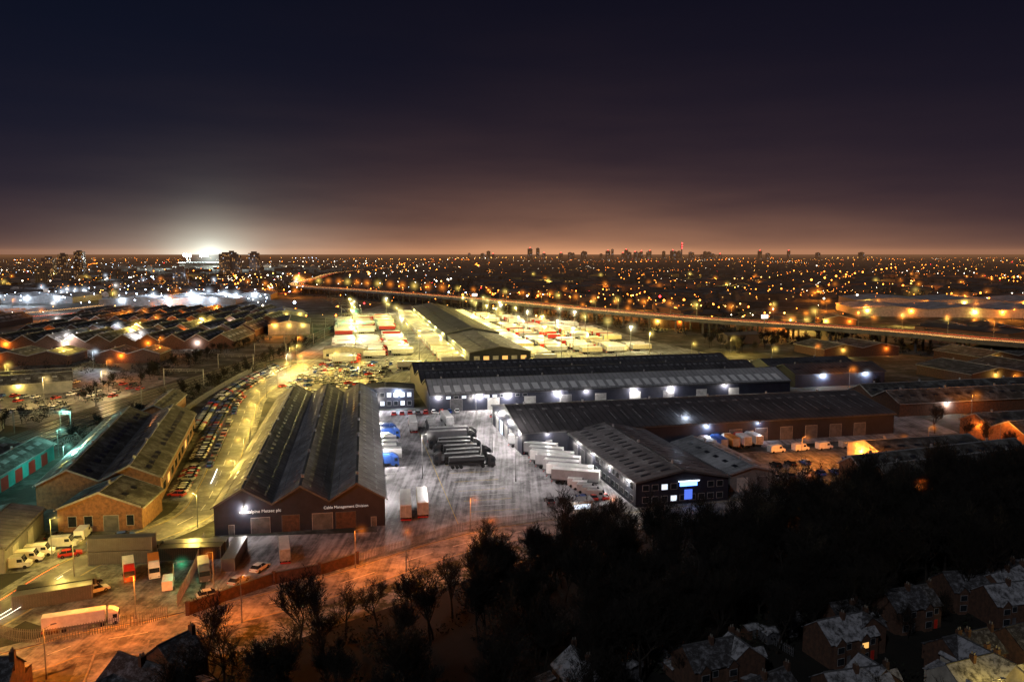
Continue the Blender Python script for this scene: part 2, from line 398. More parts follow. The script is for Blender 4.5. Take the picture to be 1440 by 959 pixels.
B1 = warehouse('three_bay_warehouse', (-63.5, 164.5), 10.5, 36, 138, 6.3, 9.9, 3, M_clad, M_roofA, M_rla, ((0.70, 0.8, 1.6, 4.6), (0.28, 0.35, 3.2, 4.6)))
face_panels(B1, 'front', [(9.5, 3.8, 0, 3.4, M_door), (15.8, 3.6, 0, 3.6, M_brickd), (22.5, 4.2, 0, 3.6, M_door), (27.5, 4.2, 0, 3.6, M_brickd), (3.5, 1.0, 0, 2.1, M_door), (33.5, 1.0, 0, 2.1, M_door)], 'doors')
face_panels(B1, 'right', [(12 + 13 * i, 4.0, 0, 4.2, M_door if i % 2 else M_doorw) for i in range(9)], 'side_doors')
E_sign = emat('sign_letter_white', (1, 0.97, 0.93), 0.3, False)  # white painted letters, given a glow of their own in place of lamplight
sign_text(B1, 'voestalpine Metsec plc', 5.2, 4.6, 0.95, E_sign)
sign_text(B1, 'Cable Management Division', 22.8, 4.6, 0.85, E_sign)
wl(B1, 'front', 6.2, 6.0, WHT, 1500, 0.45)
for s in (20, 48, 76, 100, 126): wl(B1, 'right', s, 5.6, WHT, 5200, 0.3)
wl(B1, 'left', 30, 5.6, YEL, 900, 0.2)

B3 = warehouse('office_block', (-60, 303), 8, 22, 12, 7.4, 8.2, 1, M_clad, M_roofB, M_rld, ())
face_panels(B3, 'front', [(2 + 2.6 * i, 1.5, 1.2 + 3.3 * j, 2.8 + 3.3 * j, E_coolwin if R.random() < .35 else M_glass) for i in range(8) for j in range(2)], 'windows')
wl(B3, 'front', 5, 6.9, COOL, 5500, .6); wl(B3, 'front', 16, 6.9, COOL, 5500, .6)

B4 = warehouse('central_warehouse', (-31 - 74 * math.sin(rad(13)), 297 + 74 * math.cos(rad(13))), -77, 74, 152, 6.6, 10.6, 3, M_clad, M_roofB, M_rla, ((0.78, 1.4, 1.5, 2.9),))
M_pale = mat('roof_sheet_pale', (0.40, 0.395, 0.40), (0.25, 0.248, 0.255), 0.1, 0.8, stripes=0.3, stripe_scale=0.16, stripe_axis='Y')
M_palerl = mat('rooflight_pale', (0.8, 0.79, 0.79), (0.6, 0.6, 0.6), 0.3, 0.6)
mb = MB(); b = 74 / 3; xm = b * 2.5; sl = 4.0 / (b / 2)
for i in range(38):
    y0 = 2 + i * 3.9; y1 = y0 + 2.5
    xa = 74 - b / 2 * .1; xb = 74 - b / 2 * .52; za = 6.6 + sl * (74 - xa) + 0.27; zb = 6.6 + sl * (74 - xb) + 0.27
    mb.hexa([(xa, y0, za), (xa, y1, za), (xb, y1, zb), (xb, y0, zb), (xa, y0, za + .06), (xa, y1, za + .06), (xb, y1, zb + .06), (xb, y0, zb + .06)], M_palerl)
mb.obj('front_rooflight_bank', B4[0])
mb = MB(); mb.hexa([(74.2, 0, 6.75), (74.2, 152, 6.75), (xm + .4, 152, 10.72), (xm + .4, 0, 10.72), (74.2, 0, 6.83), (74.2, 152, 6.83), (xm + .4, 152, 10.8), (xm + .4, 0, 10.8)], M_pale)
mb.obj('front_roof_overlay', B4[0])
face_panels(B4, 'right', [(10 + 14.5 * i, 4.5, 0, 4.6, M_doorw if i % 3 else M_door) for i in range(9)], 'doors')
face_panels(B4, 'right', [(4 + 3.0 * i, 1.6, 4.9, 5.8, E_coolwin if R.random() < .3 else M_glass) for i in range(12)], 'windows')
for s, p in ((3, 2600), (19, 7500), (30, 10000), (50, 8500), (62, 2000), (82, 5500), (98, 7000), (122, 2500)): wl(B4, 'right', s, 6.0, WHT, p, .6 if p > 3500 else .3)
B4b = warehouse('annex_warehouse', (118, 392), -77, 40, 46, 6, 9, 2, M_clad, M_roofB, M_rld, ((0.5, 1, 3, 6),))
wl(B4b, 'right', 14, 5.6, COOL, 6500, .65); wl(B4b, 'right', 36, 5.6, COOL, 4500, .55)

B5 = warehouse('long_warehouse', (3 - 44 * math.sin(rad(13)), 233 + 44 * math.cos(rad(13))), -77, 44, 128, 6.8, 10.8, 1, M_clad, M_roofB, M_rla, ((0.8, 1.2, 1.6, 4.2), (0.45, 7.5, 0.3, 4.2)))
face_panels(B5, 'front', [(8, 4.2, 0, 4.4, M_doorw), (15, 4.2, 0, 4.4, E_coolwin), (22, 4.2, 0, 4.4, M_doorw), (29, 4.2, 0, 4.4, M_doorw), (36, 4.2, 0, 4.4, M_door)], 'doors')
face_panels(B5, 'right', [(70 + 9 * i, 4.2, 0, 4.2, M_door) for i in range(6)], 'side_doors')
for s in (11, 25.5, 40): wl(B5, 'front', s, 6.4, WHT, 3200, .28)
wl(B5, 'right', 60, 6, COOL, 2000, .3); wl(B5, 'right', 78, 6, COOL, 700, .25); wl(B5, 'right', 8, 6, WHT, 900, .2)

B6 = warehouse('trade_unit', (29.3, 183.5), 13, 24, 55, 6, 8.3, 1, M_clad, M_roofA, M_rld, ((0.3, 2.4, 0.9, 3.6), (0.72, 2.4, 0.9, 3.6)))
face_panels(B6, 'left', [(2.5 + 3.2 * i, 1.8, z, z + 1.3, E_warmwin if R.random() < .12 else M_glass) for i in range(9) for z in (1.0, 3.9)], 'side_windows')
face_panels(B6, 'front', [(2.5 + 2.4 * i, 1.5, z, z + 1.3, E_coolwin if R.random() < .1 else M_glass) for i in range(9) for z in (1.0, 3.9) if not (4 <= i <= 6 and z > 2)], 'windows')
face_panels(B6, 'left', [(34 + 6.5 * i, 4, 0, 4.2, M_door) for i in range(3)], 'doors')
mb = MB(); mb.box(11.2, -0.3, 4.5, 15.6, -0.12, 5.4, emat('sign_blue', (0.12, 0.3, 1.0), 6.0)); mb.box(11.1, -0.12, 4.4, 15.7, -0.09, 5.5, M_trim); mb.box(12.4, -0.28, 1.2, 14.4, -0.12, 3.6, emat('sign_blue_dim', (0.1, 0.2, 0.9), 1.0))
mb.obj('illuminated_sign', B6[0])
mb = MB(); mb.box(10.8, -0.36, 5.6, 16.2, -0.1, 5.75, emat('sign_white', (0.8, 0.9, 1), 4)); mb.obj('sign_light', B6[0])
for s in (5, 18, 31, 44): wl(B6, 'left', s, 5.6, WHT, 2000, .28)
B7 = warehouse('storage_shed', (55, 196), 14, 13, 34, 4.6, 6.2, 1, M_clady, M_roofC, M_rld, ((0.5, 1, 2, 5),))
face_panels(B7, 'front', [(3.5, 3, 0, 3.4, M_doorw), (9, 3, 0, 3.4, M_door)], 'doors')
B8 = warehouse('brick_workshop', (98, 228), -77, 16, 34, 5.0, 7.4, 1, M_render, M_roofD, M_rld, ((0.5, 1, 2, 5),))
face_panels(B8, 'right', [(4, 3, 0, 3.2, M_doorw), (10, 3, 0, 3.2, E_warmwin), (18, 2.4, 1.2, 2.4, M_glass), (26, 3, 0, 3.2, M_door)], 'doors')
wl(B8, 'right', 8, 4.4, ORG, 9000, .5); wl(B8, 'front', 6, 4.4, ORG, 8000, .45)
B9 = warehouse('low_works', (87, 207), -70, 18, 58, 4.6, 7.4, 2, M_brick, M_roofD, M_rld, ((0.5, 1, 2, 5),))
face_panels(B9, 'right', [(4 + 4.6 * i, 2.2, 1.2, 2.8, E_warmwin if i in (1, 2, 6) else M_glass) for i in range(11)], 'windows')
wl(B9, 'right', 10, 4.0, ORG, 2200, .25)
B10 = warehouse('works_building', (150, 262), -77, 26, 60, 5, 8, 2, M_brick, M_roofD, M_rld, ((0.5, 1, 2, 5),))
wl(B10, 'right', 15, 4.4, ORG, 1500, .3); wl(B10, 'front', 8, 4.6, ORG, 1500, .3)
B10b = warehouse('works_building', (136, 318), -77, 30, 90, 5, 8.5, 2, M_brickd, M_roofD, M_rld, ((0.5, 1, 2, 5),))
wl(B10b, 'right', 20, 4.4, WHT, 2500, .35)
B10c = warehouse('works_building', (160, 232), -70, 14, 50, 4.6, 6.8, 1, M_brickd, M_roofD, M_rld, ((0.5, 1, 2, 5),))
B11 = warehouse('brick_works', (-98, 166.5), 6, 17.5, 13, 5.2, 8.6, 1, M_brick, M_roofD, M_rld, ((0.5, 1, 2, 5),))
face_panels(B11, 'front', [(3, 1.6, 1.2, 3.4, M_glass), (6.3, 1.6, 1.2, 3.4, M_glass), (11, 3, 0, 3.4, M_door), (15, 1.4, 1.2, 3.4, M_glass)], 'openings')
B12 = warehouse('long_shed', (-111.5, 181.5), 16, 27, 80, 6, 9.2, 2, M_brick, M_roofD, M_rld, ((0.45, 1.2, 3, 5),))
face_panels(B12, 'right', [(6 + 7.5 * i, 3.6, 1.2, 3.2, E_warmwin if i % 5 == 1 else M_glass) for i in range(10)], 'windows')
B13 = warehouse('teal_works', (-145, 182), 9, 18, 44, 4.6, 6.8, 2, P_teal, M_roofD, M_rl, ((0.5, 1.2, 3, 5),))
face_panels(B13, 'right', [(5 + 8 * i, 4, 0, 3.4, P_red) for i in range(5)], 'doors')
face_panels(B13, 'front', [(4 + 5 * i, 3, 0, 3.0, P_red) for i in range(3)], 'doors')
B14 = warehouse('distribution_shed', (-224, 252), -70, 30, 52, 5.4, 7.8, 1, M_render, M_roofD, emat('rooflight_glow', (1, .6, .2), .7, False), ((0.5, 6.5, 0.9, 5.5),))
wl(B14, 'front', 10, 5, TEAL, 6500, .4); wl(B14, 'right', 10, 5, TEAL, 9000, .45); wl(B14, 'right', 40, 5, TEAL, 8000, .4)
B15 = warehouse('pale_unit', (-108, 141), 15, 13, 24, 5, 6.4, 1, M_clady, M_roofA, M_rld, ())
face_panels(B15, 'right', [(6, 3.4, 0, 3.6, M_doorw), (15, 3.4, 0, 3.6, M_doorw)], 'doors')
B16 = warehouse('rail_shed', (-131, 276), 12, 9, 34, 4.5, 6.6, 1, M_brick, M_roofD, M_rld, ((0.5, 1, 2, 5),))
B17 = warehouse('barn_shed', (-265, 330), -60, 26, 70, 5, 8, 2, M_clady, M_roofD, M_rl, ((0.5, 1, 2, 5),))
wl(B17, 'right', 20, 4.6, ORG, 4000, .4); wl(B17, 'right', 50, 4.6, YEL, 4000, .4)
for (x, y, W, D, n) in ((-300, 420, 60, 26, 3), (-228, 432, 34, 20, 2), (-345, 372, 50, 24, 2)):
    bb = warehouse('works_building', (x, y), 6, W, D, 5, 7.6, n, M_brickd, M_roofD, M_rl, ((0.5, 1, 2, 5),)); wl(bb, 'front', W * .4, 4.5, ORG, 4500, .4)
k7 = 0
for (x, y, W, D, n, rr) in ((-325, 488, 150, 52, 10, 4), (-350, 560, 165, 52, 11, 4), (-372, 636, 180, 56, 12, 4), (-395, 715, 170, 60, 10, 4), (-560, 590, 150, 90, 9, 4)):
    bb = warehouse('sawtooth_factory', (x, y), rr, W, D, 5, 9.5, n, M_brickd, M_roofD, M_rl, ((0.5, 1.5, 6, 9),))
    for k in range(4):
        wl(bb, 'front', W * (k + .5 + R.uniform(-.3, .3)) / 4, 4.6, (ORG, YEL, WHT, COOL)[(k + k7) % 4], R.choice((3000, 6000, 9000)), .5); k7 += 1
for (x, y, W, D, n, rr, rf) in ((-470, 905, 150, 70, 2, 8, M_roofC), (-430, 1010, 120, 60, 3, 8, M_roofC), (-640, 960, 110, 70, 2, 0, M_roofC), (-180, 585, 30, 60, 1, 14, M_roofD), (-215, 690, 36, 46, 1, 20, M_roofC)):
    bb = warehouse('industrial_unit', (x, y), rr, W, D, 7, 10, n, M_clady, rf, M_rl, ())
    for k in range(3): wl(bb, 'front', W * (k + .5) / 3, 7.5, COOL if x < -300 else YEL, 20000 if x < -300 else 1800, .9)
B20 = warehouse('freight_terminal', (-23, 428), 11.8, 34, 95, 6.2, 9.2, 1, M_clad, M_roofA, M_rld, ((0.5, 1.0, 3, 9),))
B21 = warehouse('freight_terminal', (-23 - 97 * .2045 - 1, 428 + 97 * .979), 11.8, 36, 270, 7, 11, 1, M_clad, M_roofB, M_rld, ((0.5, 1.0, 3, 9),))
face_panels(B20, 'front', [(4 + 5.2 * i, 3, 1, 4.2, E_warmwin if i % 2 else M_doorw) for i in range(6)], 'doors')
for bb, L in ((B20, 95), (B21, 270)):
    for fc in ('left', 'right'):
        face_panels(bb, fc, [(4 + 5 * i, 3.2, 1.0, 4.0, M_doorw) for i in range(int(L / 5) - 1)], 'dock_doors')
        for k in range(int(L / 45)): wl(bb, fc, 20 + 45 * k, 6, YG, 9000, .27)
B22 = warehouse('yard_office', (-108, 452), 8, 24, 16, 5, 6.4, 1, M_render, M_roofD, M_rld, ())
face_panels(B22, 'front', [(2.5 + 3 * i, 1.6, 1.2, 2.6, E_warmwin if i % 2 else M_glass) for i in range(7)], 'windows')
for (x, y, W, D, n) in ((330, 760, 190, 90, 3), (390, 900, 240, 90, 3), (250, 640, 26, 26, 1), (300, 560, 60, 40, 2), (110, 640, 40, 26, 1), (180, 455, 50, 30, 2), (250, 420, 70, 34, 3), (210, 360, 60, 34, 2), (290, 330, 60, 40, 2), (240, 300, 44, 30, 2)):
    bb = warehouse('industrial_unit', (x, y), -10 if y > 500 else 14, W, D, 7 if y > 500 else 5, 10 if y > 500 else 7.6, n, M_render if y > 700 else M_brickd, M_roofC if y > 700 else M_roofD, M_rl, ())
    for k in range(2 if W < 100 else 5): wl(bb, 'front', W * (k + R.uniform(.2, .8)) / (2 if W < 100 else 5), 6 if y > 500 else 4.5, ORG if k % 2 else YEL, R.choice((5000, 10000)) if y > 500 else 2000, .5 if y > 500 else .3)

# ------------------------------------------------------------------ ground & zones
gx = [-30000, -9000, -3000, -1500] + list(range(-1000, 1001, 100)) + [1500, 3000, 9000, 30000]
gy = [-400, -100, 0] + list(range(60, 1100, 80)) + [1500, 2200, 3500, 6000, 12000, 30000]
mb = MB()
for i in range(len(gx) - 1):
    for j in range(len(gy) - 1):
        mb.face([(gx[i], gy[j], 0), (gx[i + 1], gy[j], 0), (gx[i + 1], gy[j + 1], 0), (gx[i], gy[j + 1], 0)], M_ground)
mb.obj('ground')
sheet('asphalt_yard', [(-27.5, 160), (-8, 168), (10, 176), (29, 183), (64, 190), (50, 236), (150, 262), (150, 300), (110, 345), (-31, 300), (-60, 300), (-58, 290)], 0.03, M_yard)
sheet('forecourt', [(-64, 163.5), (-27, 167), (-7, 171), (-30, 150), (-52, 128), (-58, 146)], 0.035, M_yard)
sheet('concrete_yard', [(-104, 380), (-50, 350), (-42, 378), (92, 410), (120, 470), (90, 560), (60, 720), (-10, 860), (-150, 930), (-165, 760), (-130, 600), (-128, 470)], 0.03, M_yard2)
sheet('lorry_park', [(-86, 128), (-72, 121), (-54, 127), (-58, 146), (-64, 158), (-80, 158)], 0.03, M_lot)
sheet('works_yard', [(66, 192), (140, 205), (150, 258), (55, 232)], 0.034, M_lot)
sheet('works_parking', [(-106, 165), (-80, 165), (-78, 150), (-108, 140)], 0.025, M_lot)
sheet('car_park', [(-134, 372), (-104, 330), (-66, 306), (-52, 348), (-104, 380), (-126, 440)], 0.025, M_lot)
sheet('car_park', [(118, 398), (172, 412), (168, 452), (116, 440)], 0.022, M_lot)
sheet('roadside_parking', [(-86, 188), (-76, 186), (-88, 240), (-102, 290), (-114, 340), (-128, 400), (-133, 380), (-124, 320), (-108, 262), (-96, 236)], 0.02, M_lot)
sheet('storage_yard', [(-240, 300), (-166, 270), (-160, 380), (-230, 420)], 0.02, M_lot)
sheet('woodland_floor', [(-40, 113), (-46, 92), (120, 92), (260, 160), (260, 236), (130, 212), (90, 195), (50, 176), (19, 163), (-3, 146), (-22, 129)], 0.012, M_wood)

def road(name, pts, w, m, z=0.05, kerb=True, dash=True):
    S = spline(V3(pts), 5); Nn = normals(S); e = empty(name)
    mb = MB(); strip(mb, S, Nn, -w / 2, w / 2, z, m); mb.obj('carriageway', e)
    if kerb:
        mb = MB(); 
        for s in (-1, 1):
            a, b = sorted((s * w / 2, s * (w / 2 + 0.3))); strip(mb, S, Nn, a, b, z + 0.12, M_kerb, 0.14)
            a, b = sorted((s * (w / 2 + 0.3), s * (w / 2 + 2.1))); strip(mb, S, Nn, a, b, z + 0.10, M_lot)
        mb.obj('kerbs', e)
    if dash:
        mb = MB()
        for i in range(0, len(S) - 1, 2): strip(mb, S, Nn, -0.08, 0.08, z + 0.006, M_white, 0, i, i + 1)
        for s in (-1, 1):
            strip(mb, S, Nn, *sorted((s * (w / 2 - .35), s * (w / 2 - .22))), z + 0.006, M_yel)
        mb.obj('markings', e)
    return S, Nn
S1, N1 = road('service_road', [(-92, 100), (-86, 126), (-84.3, 146.6), (-79, 161), (-73, 177), (-76, 197), (-85, 233), (-98, 284), (-108, 327), (-112.5, 384), (-112, 430)], 8.5, M_road)
S2, N2 = road('main_road', [(-110, 96), (-75, 110), (-67.8, 116.5), (-58, 121), (-47, 128), (-36.8, 135), (-26, 145), (-16, 155), (-4, 164), (9, 170), (30, 176), (58, 186), (100, 202), (180, 225), (280, 250)], 9, M_roadS)
sheet('verge', [(-50, 130.5), (-30, 145.5), (-8, 167), (-4, 170), (-24, 156), (-36, 146), (-50, 136)], 0.02, M_verge)
sheet('verge', [(-40, 113), (-22, 129), (-3, 146), (10, 156), (9, 166), (-4, 160), (-22, 142), (-44, 122), (-46, 112)], 0.018, M_verge)
S3, N3 = road('side_street', [(-52, 90), (-56, 105), (-60, 117)], 7, M_roadS, 0.058, True, False)

SR = spline(V3([(-165, 120), (-157, 221), (-156, 297), (-148, 370), (-142, 440), (-140, 520), (-162, 802), (-312, 1250)]), 12); NR = normals(SR)
e = empty('railway'); mb = MB(); strip(mb, SR, NR, -9, 9, 0.3, M_ballast, 0.35); mb.obj('ballast_bed', e)
mb = MB()
for o in (-6, -2, 2, 6):
    for g in (-.72, .72): strip(mb, SR, NR, o + g - .07, o + g + .07, 0.5, M_rail, 0.18)
mb.obj('rails', e)
for i in range(3, len(SR) - 20, 4):
    p, n = SR[i], NR[i]; e = empty('overhead_line_gantry', (p[0], p[1], 0.3), math.atan2(n[1], n[0])); mb = MB()
    for q in (-9.5, 9.5): mb.box(q - .15, -.15, -.3, q + .15, .15, 7.5, M_post)
    mb.box(-9.7, -.12, 7.2, 9.7, .12, 7.35, M_post); mb.box(-9.7, -.12, 6.5, 9.7, .12, 6.6, M_post)
    for k in range(14): mb.tube((-9.5 + k * 1.36, 0, 6.55), (-9.5 + k * 1.36 + .68, 0, 7.25), .05, .05, 4, M_post)
    for q in (-6, -2, 2, 6): mb.box(q - .06, -.06, 5.6, q + .06, .06, 6.5, M_post)
    mb.obj('frame', e)

MW = [(360, 395, 10), (287, 443, 10), (255, 491, 10), (208, 545, 10), (149.6, 600, 10), (80.6, 692, 10), (-15, 837, 10), (-143, 1000, 10), (-241, 1120, 10), (-316, 1218, 9), (-385, 1437, 6), (-440, 1800, 3), (-520, 2400, 1), (-500, 3200, 1)]
SM = spline(MW, 14); NM = normals(SM); e = empty('motorway_viaduct')
mb = MB(); strip(mb, SM, NM, -14, 14, 0, M_concd, 1.4); mb.obj('deck', e)
mb = MB(); strip(mb, SM, NM, -13.2, -1, 0.03, M_mroad); strip(mb, SM, NM, 1, 13.2, 0.03, M_mroad); mb.obj('carriageways', e)
mb = MB(); strip(mb, SM, NM, -14, -13.7, 1.1, M_concd, 1.1); strip(mb, SM, NM, 13.7, 14, 1.1, M_concd, 1.1); strip(mb, SM, NM, -.2, .2, .8, M_post, .75); mb.obj('parapets', e)
mb = MB()
for i in range(0, len(SM) - 1):
    if SM[i][2] < 5 or i % 2: continue
    for o in (-9, 0, 9):
        q = SM[i] + NM[i] * o; mb.cyl(q[0], q[1], 0, SM[i][2] - 2.2, .8, 8, M_concd)
    a = SM[i] + NM[i] * -12; b2 = SM[i] + NM[i] * 12
    mb.tube((a[0], a[1], SM[i][2] - 1.9), (b2[0], b2[1], SM[i][2] - 1.9), .7, .7, 4, M_concd)
mb.obj('piers', e)
mb = MB()
E_ty = emat('trail_warm', (1, .5, .16), 5, False); E_tr = emat('trail_red', (1, .12, .03), 4, False)
for o in (3.2, 7.0): strip(mb, SM, NM, o, o + .35, .75, E_tr)
for o in (-3.2, -7, -10.6): strip(mb, SM, NM, o, o + .45, .75, E_ty)
mb.obj('vehicle_light_trails')
for i in range(1, len(SM), 2):
    q = SM[i]
    if q[1] < 1500:
        e = lamp(q[0], q[1], 11, ORG if i % 3 else YEL, R.choice((6000, 9000, 14000)), .6, 1.5, math.atan2(-NM[i][1], -NM[i][0])); e.location[2] = q[2]
mb = MB()
for pts, c in (([(-700, 500, .8), (-560, 640, .8), (-470, 900, .8), (-520, 1400, .8)], E_ty), ([(-620, 520, .8), (-430, 800, .8), (-330, 1250, .8)], E_tr)):
    S = spline(pts, 20); Nn = normals(S); strip(mb, S, Nn, 0, .6, 0, c); strip(mb, S, Nn, 5, 5.5, 0, c)
mb.obj('vehicle_light_trails')
mb = MB(); E_tw = emat('trail_white', (1, .95, .8), 4, False); strip(mb, S1, N1, 1.6, 1.75, .7, E_tw, 0, 1, 8); strip(mb, S1, N1, 2.7, 2.82, .7, E_tw, 0, 1, 7); strip(mb, S1, N1, -2.7, -2.6, .7, emat('trail_tail', (1, .1, .03), 3, False), 0, 1, 9)
strip(mb, S1, N1, -1.2, -1.0, .7, E_tw, 0, 20, 23); mb.obj('vehicle_light_trails')

# ------------------------------------------------------------------ vehicles
def car_mesh(body):
    mb = MB(); W = .88
    low = [(-2.15, .35), (-2.15, .78), (-1.95, .92), (-.0, .95), (1.0, .92), (1.95, .76), (2.15, .6), (2.15, .35)]
    A = [(x, -W, z) for (x, z) in low]; B = [(x, W, z) for (x, z) in low]
    mb.face(A, body); mb.face(B[::-1], body)
    for k in range(len(low)):
        k2 = (k + 1) % len(low); mb.face([A[k2], A[k], B[k], B[k2]], body)
    g0 = [(-1.95, -.82, .92), (1.0, -.82, .92), (1.0, .82, .92), (-1.95, .82, .92)]
    g1 = [(-1.45, -.64, 1.42), (.2, -.64, 1.42), (.2, .64, 1.42), (-1.45, .64, 1.42)]
    mb.hexa(g0 + g1, M_glass); mb.hexa([(x, y, z + .005) for x, y, z in g1] + [(x * .97, y * .95, 1.47) for x, y, z in g1], body)
    for s in (-1, 1): mb.tube((-.62, s * .83, .93), (-.57, s * .66, 1.42), .04, .04, 4, body)
    for x in (-1.35, 1.35):
        for s in (-1, 1):
            y0, y1 = sorted((s * .7, s * .92)); n = 10
            ring = [(x + .33 * math.cos(6.283 * j / n), .33 + .33 * math.sin(6.283 * j / n)) for j in range(n)]
            mb.face([(a, y0, b) for a, b in ring], M_tyre); mb.face([(a, y1, b) for a, b in ring], M_tyre)
            for j in range(n):
                a, b = ring[j], ring[(j + 1) % n]; mb.face([(a[0], y0, a[1]), (b[0], y0, b[1]), (b[0], y1, b[1]), (a[0], y1, a[1])], M_tyre)
            mb.box(x - .12, s * .925 - .005, .22, x + .12, s * .925 + .005, .44, M_post)
    for s in (-1, 1):
        mb.box(2.12, s * .65 - .18, .6, 2.165, s * .65 + .18, .72, M_rl); mb.box(-2.17, s * .68 - .15, .62, -2.14, s * .68 + .15, .8, P_red)
    return mb.mesh('car')
def wheel(mb, x, s, r=.5, w=.3):
    n = 10; y0, y1 = sorted((s * 1.22, s * (1.22 - w)))
    ring = [(x + r * math.cos(6.283 * j / n), r + r * math.sin(6.283 * j / n)) for j in range(n)]
    mb.face([(a, y0, b) for a, b in ring], M_tyre); mb.face([(a, y1, b) for a, b in ring], M_tyre)
    for j in range(n):
        a, b = ring[j], ring[(j + 1) % n]; mb.face([(a[0], y0, a[1]), (b[0], y0, b[1]), (b[0], y1, b[1]), (a[0], y1, a[1])], M_tyre)
def trailer_into(mb, x0, L, body, roofm=None):
    mb.box(x0, -1.25, 1.15, x0 + L, 1.25, 3.95, body)
    mb.box(x0 + .05, -1.18, 3.953, x0 + L - .05, 1.18, 4.02, roofm or M_trim)
    mb.box(x0 + .2, -.5, .8, x0 + L - .2, .5, 1.15, P_black)
    mb.box(x0 - .04, -1.2, 1.2, x0 - .005, -.02, 3.85, M_trim); mb.box(x0 - .04, .02, 1.2, x0 - .005, 1.2, 3.85, M_trim)
    mb.box(x0 - .05, -1.2, .5, x0 + .1, 1.2, .75, P_red)
    for s in (-1, 1):
        for x in (x0 + 1.6, x0 + 2.9, x0 + 4.2): wheel(mb, x, s)
        mb.box(x0 + L - 3.2, s * .9 - .08, .05, x0 + L - 3.0, s * .9 + .08, 1.15, M_post)
        mb.box(x0 + 5.2, s * 1.18 - .03, .5, x0 + L - 3.6, s * 1.18 + .03, .95, M_trim)
        mb.box(x0, s * 1.255 - .004, 1.18, x0 + L, s * 1.255 + .004, 1.35, M_trimd)
def cab_into(mb, x0, body):
    mb.hexa([(x0, -1.22, .5), (x0 + 2.2, -1.22, .4), (x0 + 2.2, 1.22, .4), (x0, 1.22, .5), (x0, -1.2, 3.0), (x0 + 2.0, -1.2, 3.0), (x0 + 2.0, 1.2, 3.0), (x0, 1.2, 3.0)], body)
    mb.hexa([(x0, -1.2, 3.0), (x0 + 2.0, -1.2, 3.0), (x0 + 2.0, 1.2, 3.0), (x0, 1.2, 3.0), (x0, -1.1, 3.9), (x0 + .9, -1.0, 3.75), (x0 + .9, 1.0, 3.75), (x0, 1.1, 3.9)], body)
    mb.hexa([(x0 + 2.15, -1.1, 1.75), (x0 + 2.2, -1.1, 1.75), (x0 + 2.2, 1.1, 1.75), (x0 + 2.15, 1.1, 1.75), (x0 + 2.0, -1.1, 2.8), (x0 + 2.1, -1.1, 2.8), (x0 + 2.1, 1.1, 2.8), (x0 + 2.0, 1.1, 2.8)], M_glass)
    for s in (-1, 1):
        mb.box(x0 + .9, s * 1.225 - .01, 1.7, x0 + 1.8, s * 1.225 + .01, 2.6, M_glass)
        wheel(mb, x0 + 1.4, s); wheel(mb, x0 - 1.4, s)
        mb.box(x0 + 2.2, s * .9 - .2, .6, x0 + 2.25, s * .9 + .2, .85, M_rl); mb.box(x0 + 2.1, s * 1.4 - .1, 2.0, x0 + 2.2, s * 1.4 + .1, 2.6, P_black)
    mb.box(x0 - 2.2, -.5, .7, x0 + .1, .5, 1.05, P_black)
def artic(tb, cb, L=12.5):
    mb = MB(); trailer_into(mb, -L / 2 - 1, L, tb, P_white if tb in (P_white, P_side) else None); cab_into(mb, L / 2 - .4, cb); return mb.mesh('lorry')
def trailer(tb, L=12.5, rm=None):
    mb = MB(); trailer_into(mb, -L / 2, L, tb, rm); return mb.mesh('trailer')
def rigid(tb, cb):
    mb = MB(); mb.box(-4, -1.22, 1.1, 2.2, 1.22, 3.7, tb); mb.box(-4, -.5, .7, 2.2, .5, 1.1, P_black); mb.box(-4.05, -1.1, 1.2, -4.003, 1.1, 3.6, M_trim)
    cab_into(mb, 2.3, cb)
    for s in (-1, 1): wheel(mb, -2.4, s)
    return mb.mesh('truck')
def tanker():
    mb = MB(); n = 12
    L = 10; ring = [(1.15 * math.cos(6.283 * j / n), 2.3 + .95 * math.sin(6.283 * j / n)) for j in range(n)]
    mb.face([(-L / 2, a, b) for a, b in ring], P_grey); mb.face([(L / 2, a, b) for a, b in ring], P_grey)
    for j in range(n):
        a, b = ring[j], ring[(j + 1) % n]; mb.face([(-L / 2, *a), (-L / 2, *b), (L / 2, *b), (L / 2, *a)], P_silver if j in (2, 3) else P_black)
    mb.box(-L / 2, -.5, .8, L / 2, .5, 1.4, P_black); mb.box(-4, -.3, 3.25, 4, .3, 3.35, M_post)
    cab_into(mb, L / 2 + .9, P_black)
    for s in (-1, 1):
        for x in (-4, -2.8, -1.6): wheel(mb, x, s)
    return mb.mesh('tanker')
def van_mesh(c):
    mb = MB()
    pr = [(-2.6, .4), (-2.6, 2.3), (1.2, 2.35), (1.7, 1.35), (2.6, 1.1), (2.65, .4)]
    A = [(x, -.98, z) for x, z in pr]; B = [(x, .98, z) for x, z in pr]
    mb.face(A, c); mb.face(B[::-1], c)
    for k in range(6):
        k2 = (k + 1) % 6; mb.face([A[k2], A[k], B[k], B[k2]], M_glass if k == 2 else c)
    for s in (-1, 1):
        mb.box(.4, s * .985 - .01, 1.35, 1.3, s * .985 + .01, 1.95, M_glass); mb.box(2.63, s * .75 - .15, .8, 2.68, s * .75 + .15, 1.0, M_rl)
        for x in (-1.7, 1.7):
            n = 10; y0, y1 = sorted((s * .75, s * 1.0)); ring = [(x + .36 * math.cos(6.283 * j / n), .36 + .36 * math.sin(6.283 * j / n)) for j in range(n)]
            mb.face([(a, y0, b) for a, b in ring], M_tyre); mb.face([(a, y1, b) for a, b in ring], M_tyre)
            for j in range(n):
                a, b = ring[j], ring[(j + 1) % n]; mb.face([(a[0], y0, a[1]), (b[0], y0, b[1]), (b[0], y1, b[1]), (a[0], y1, a[1])], M_tyre)
    return mb.mesh('van')
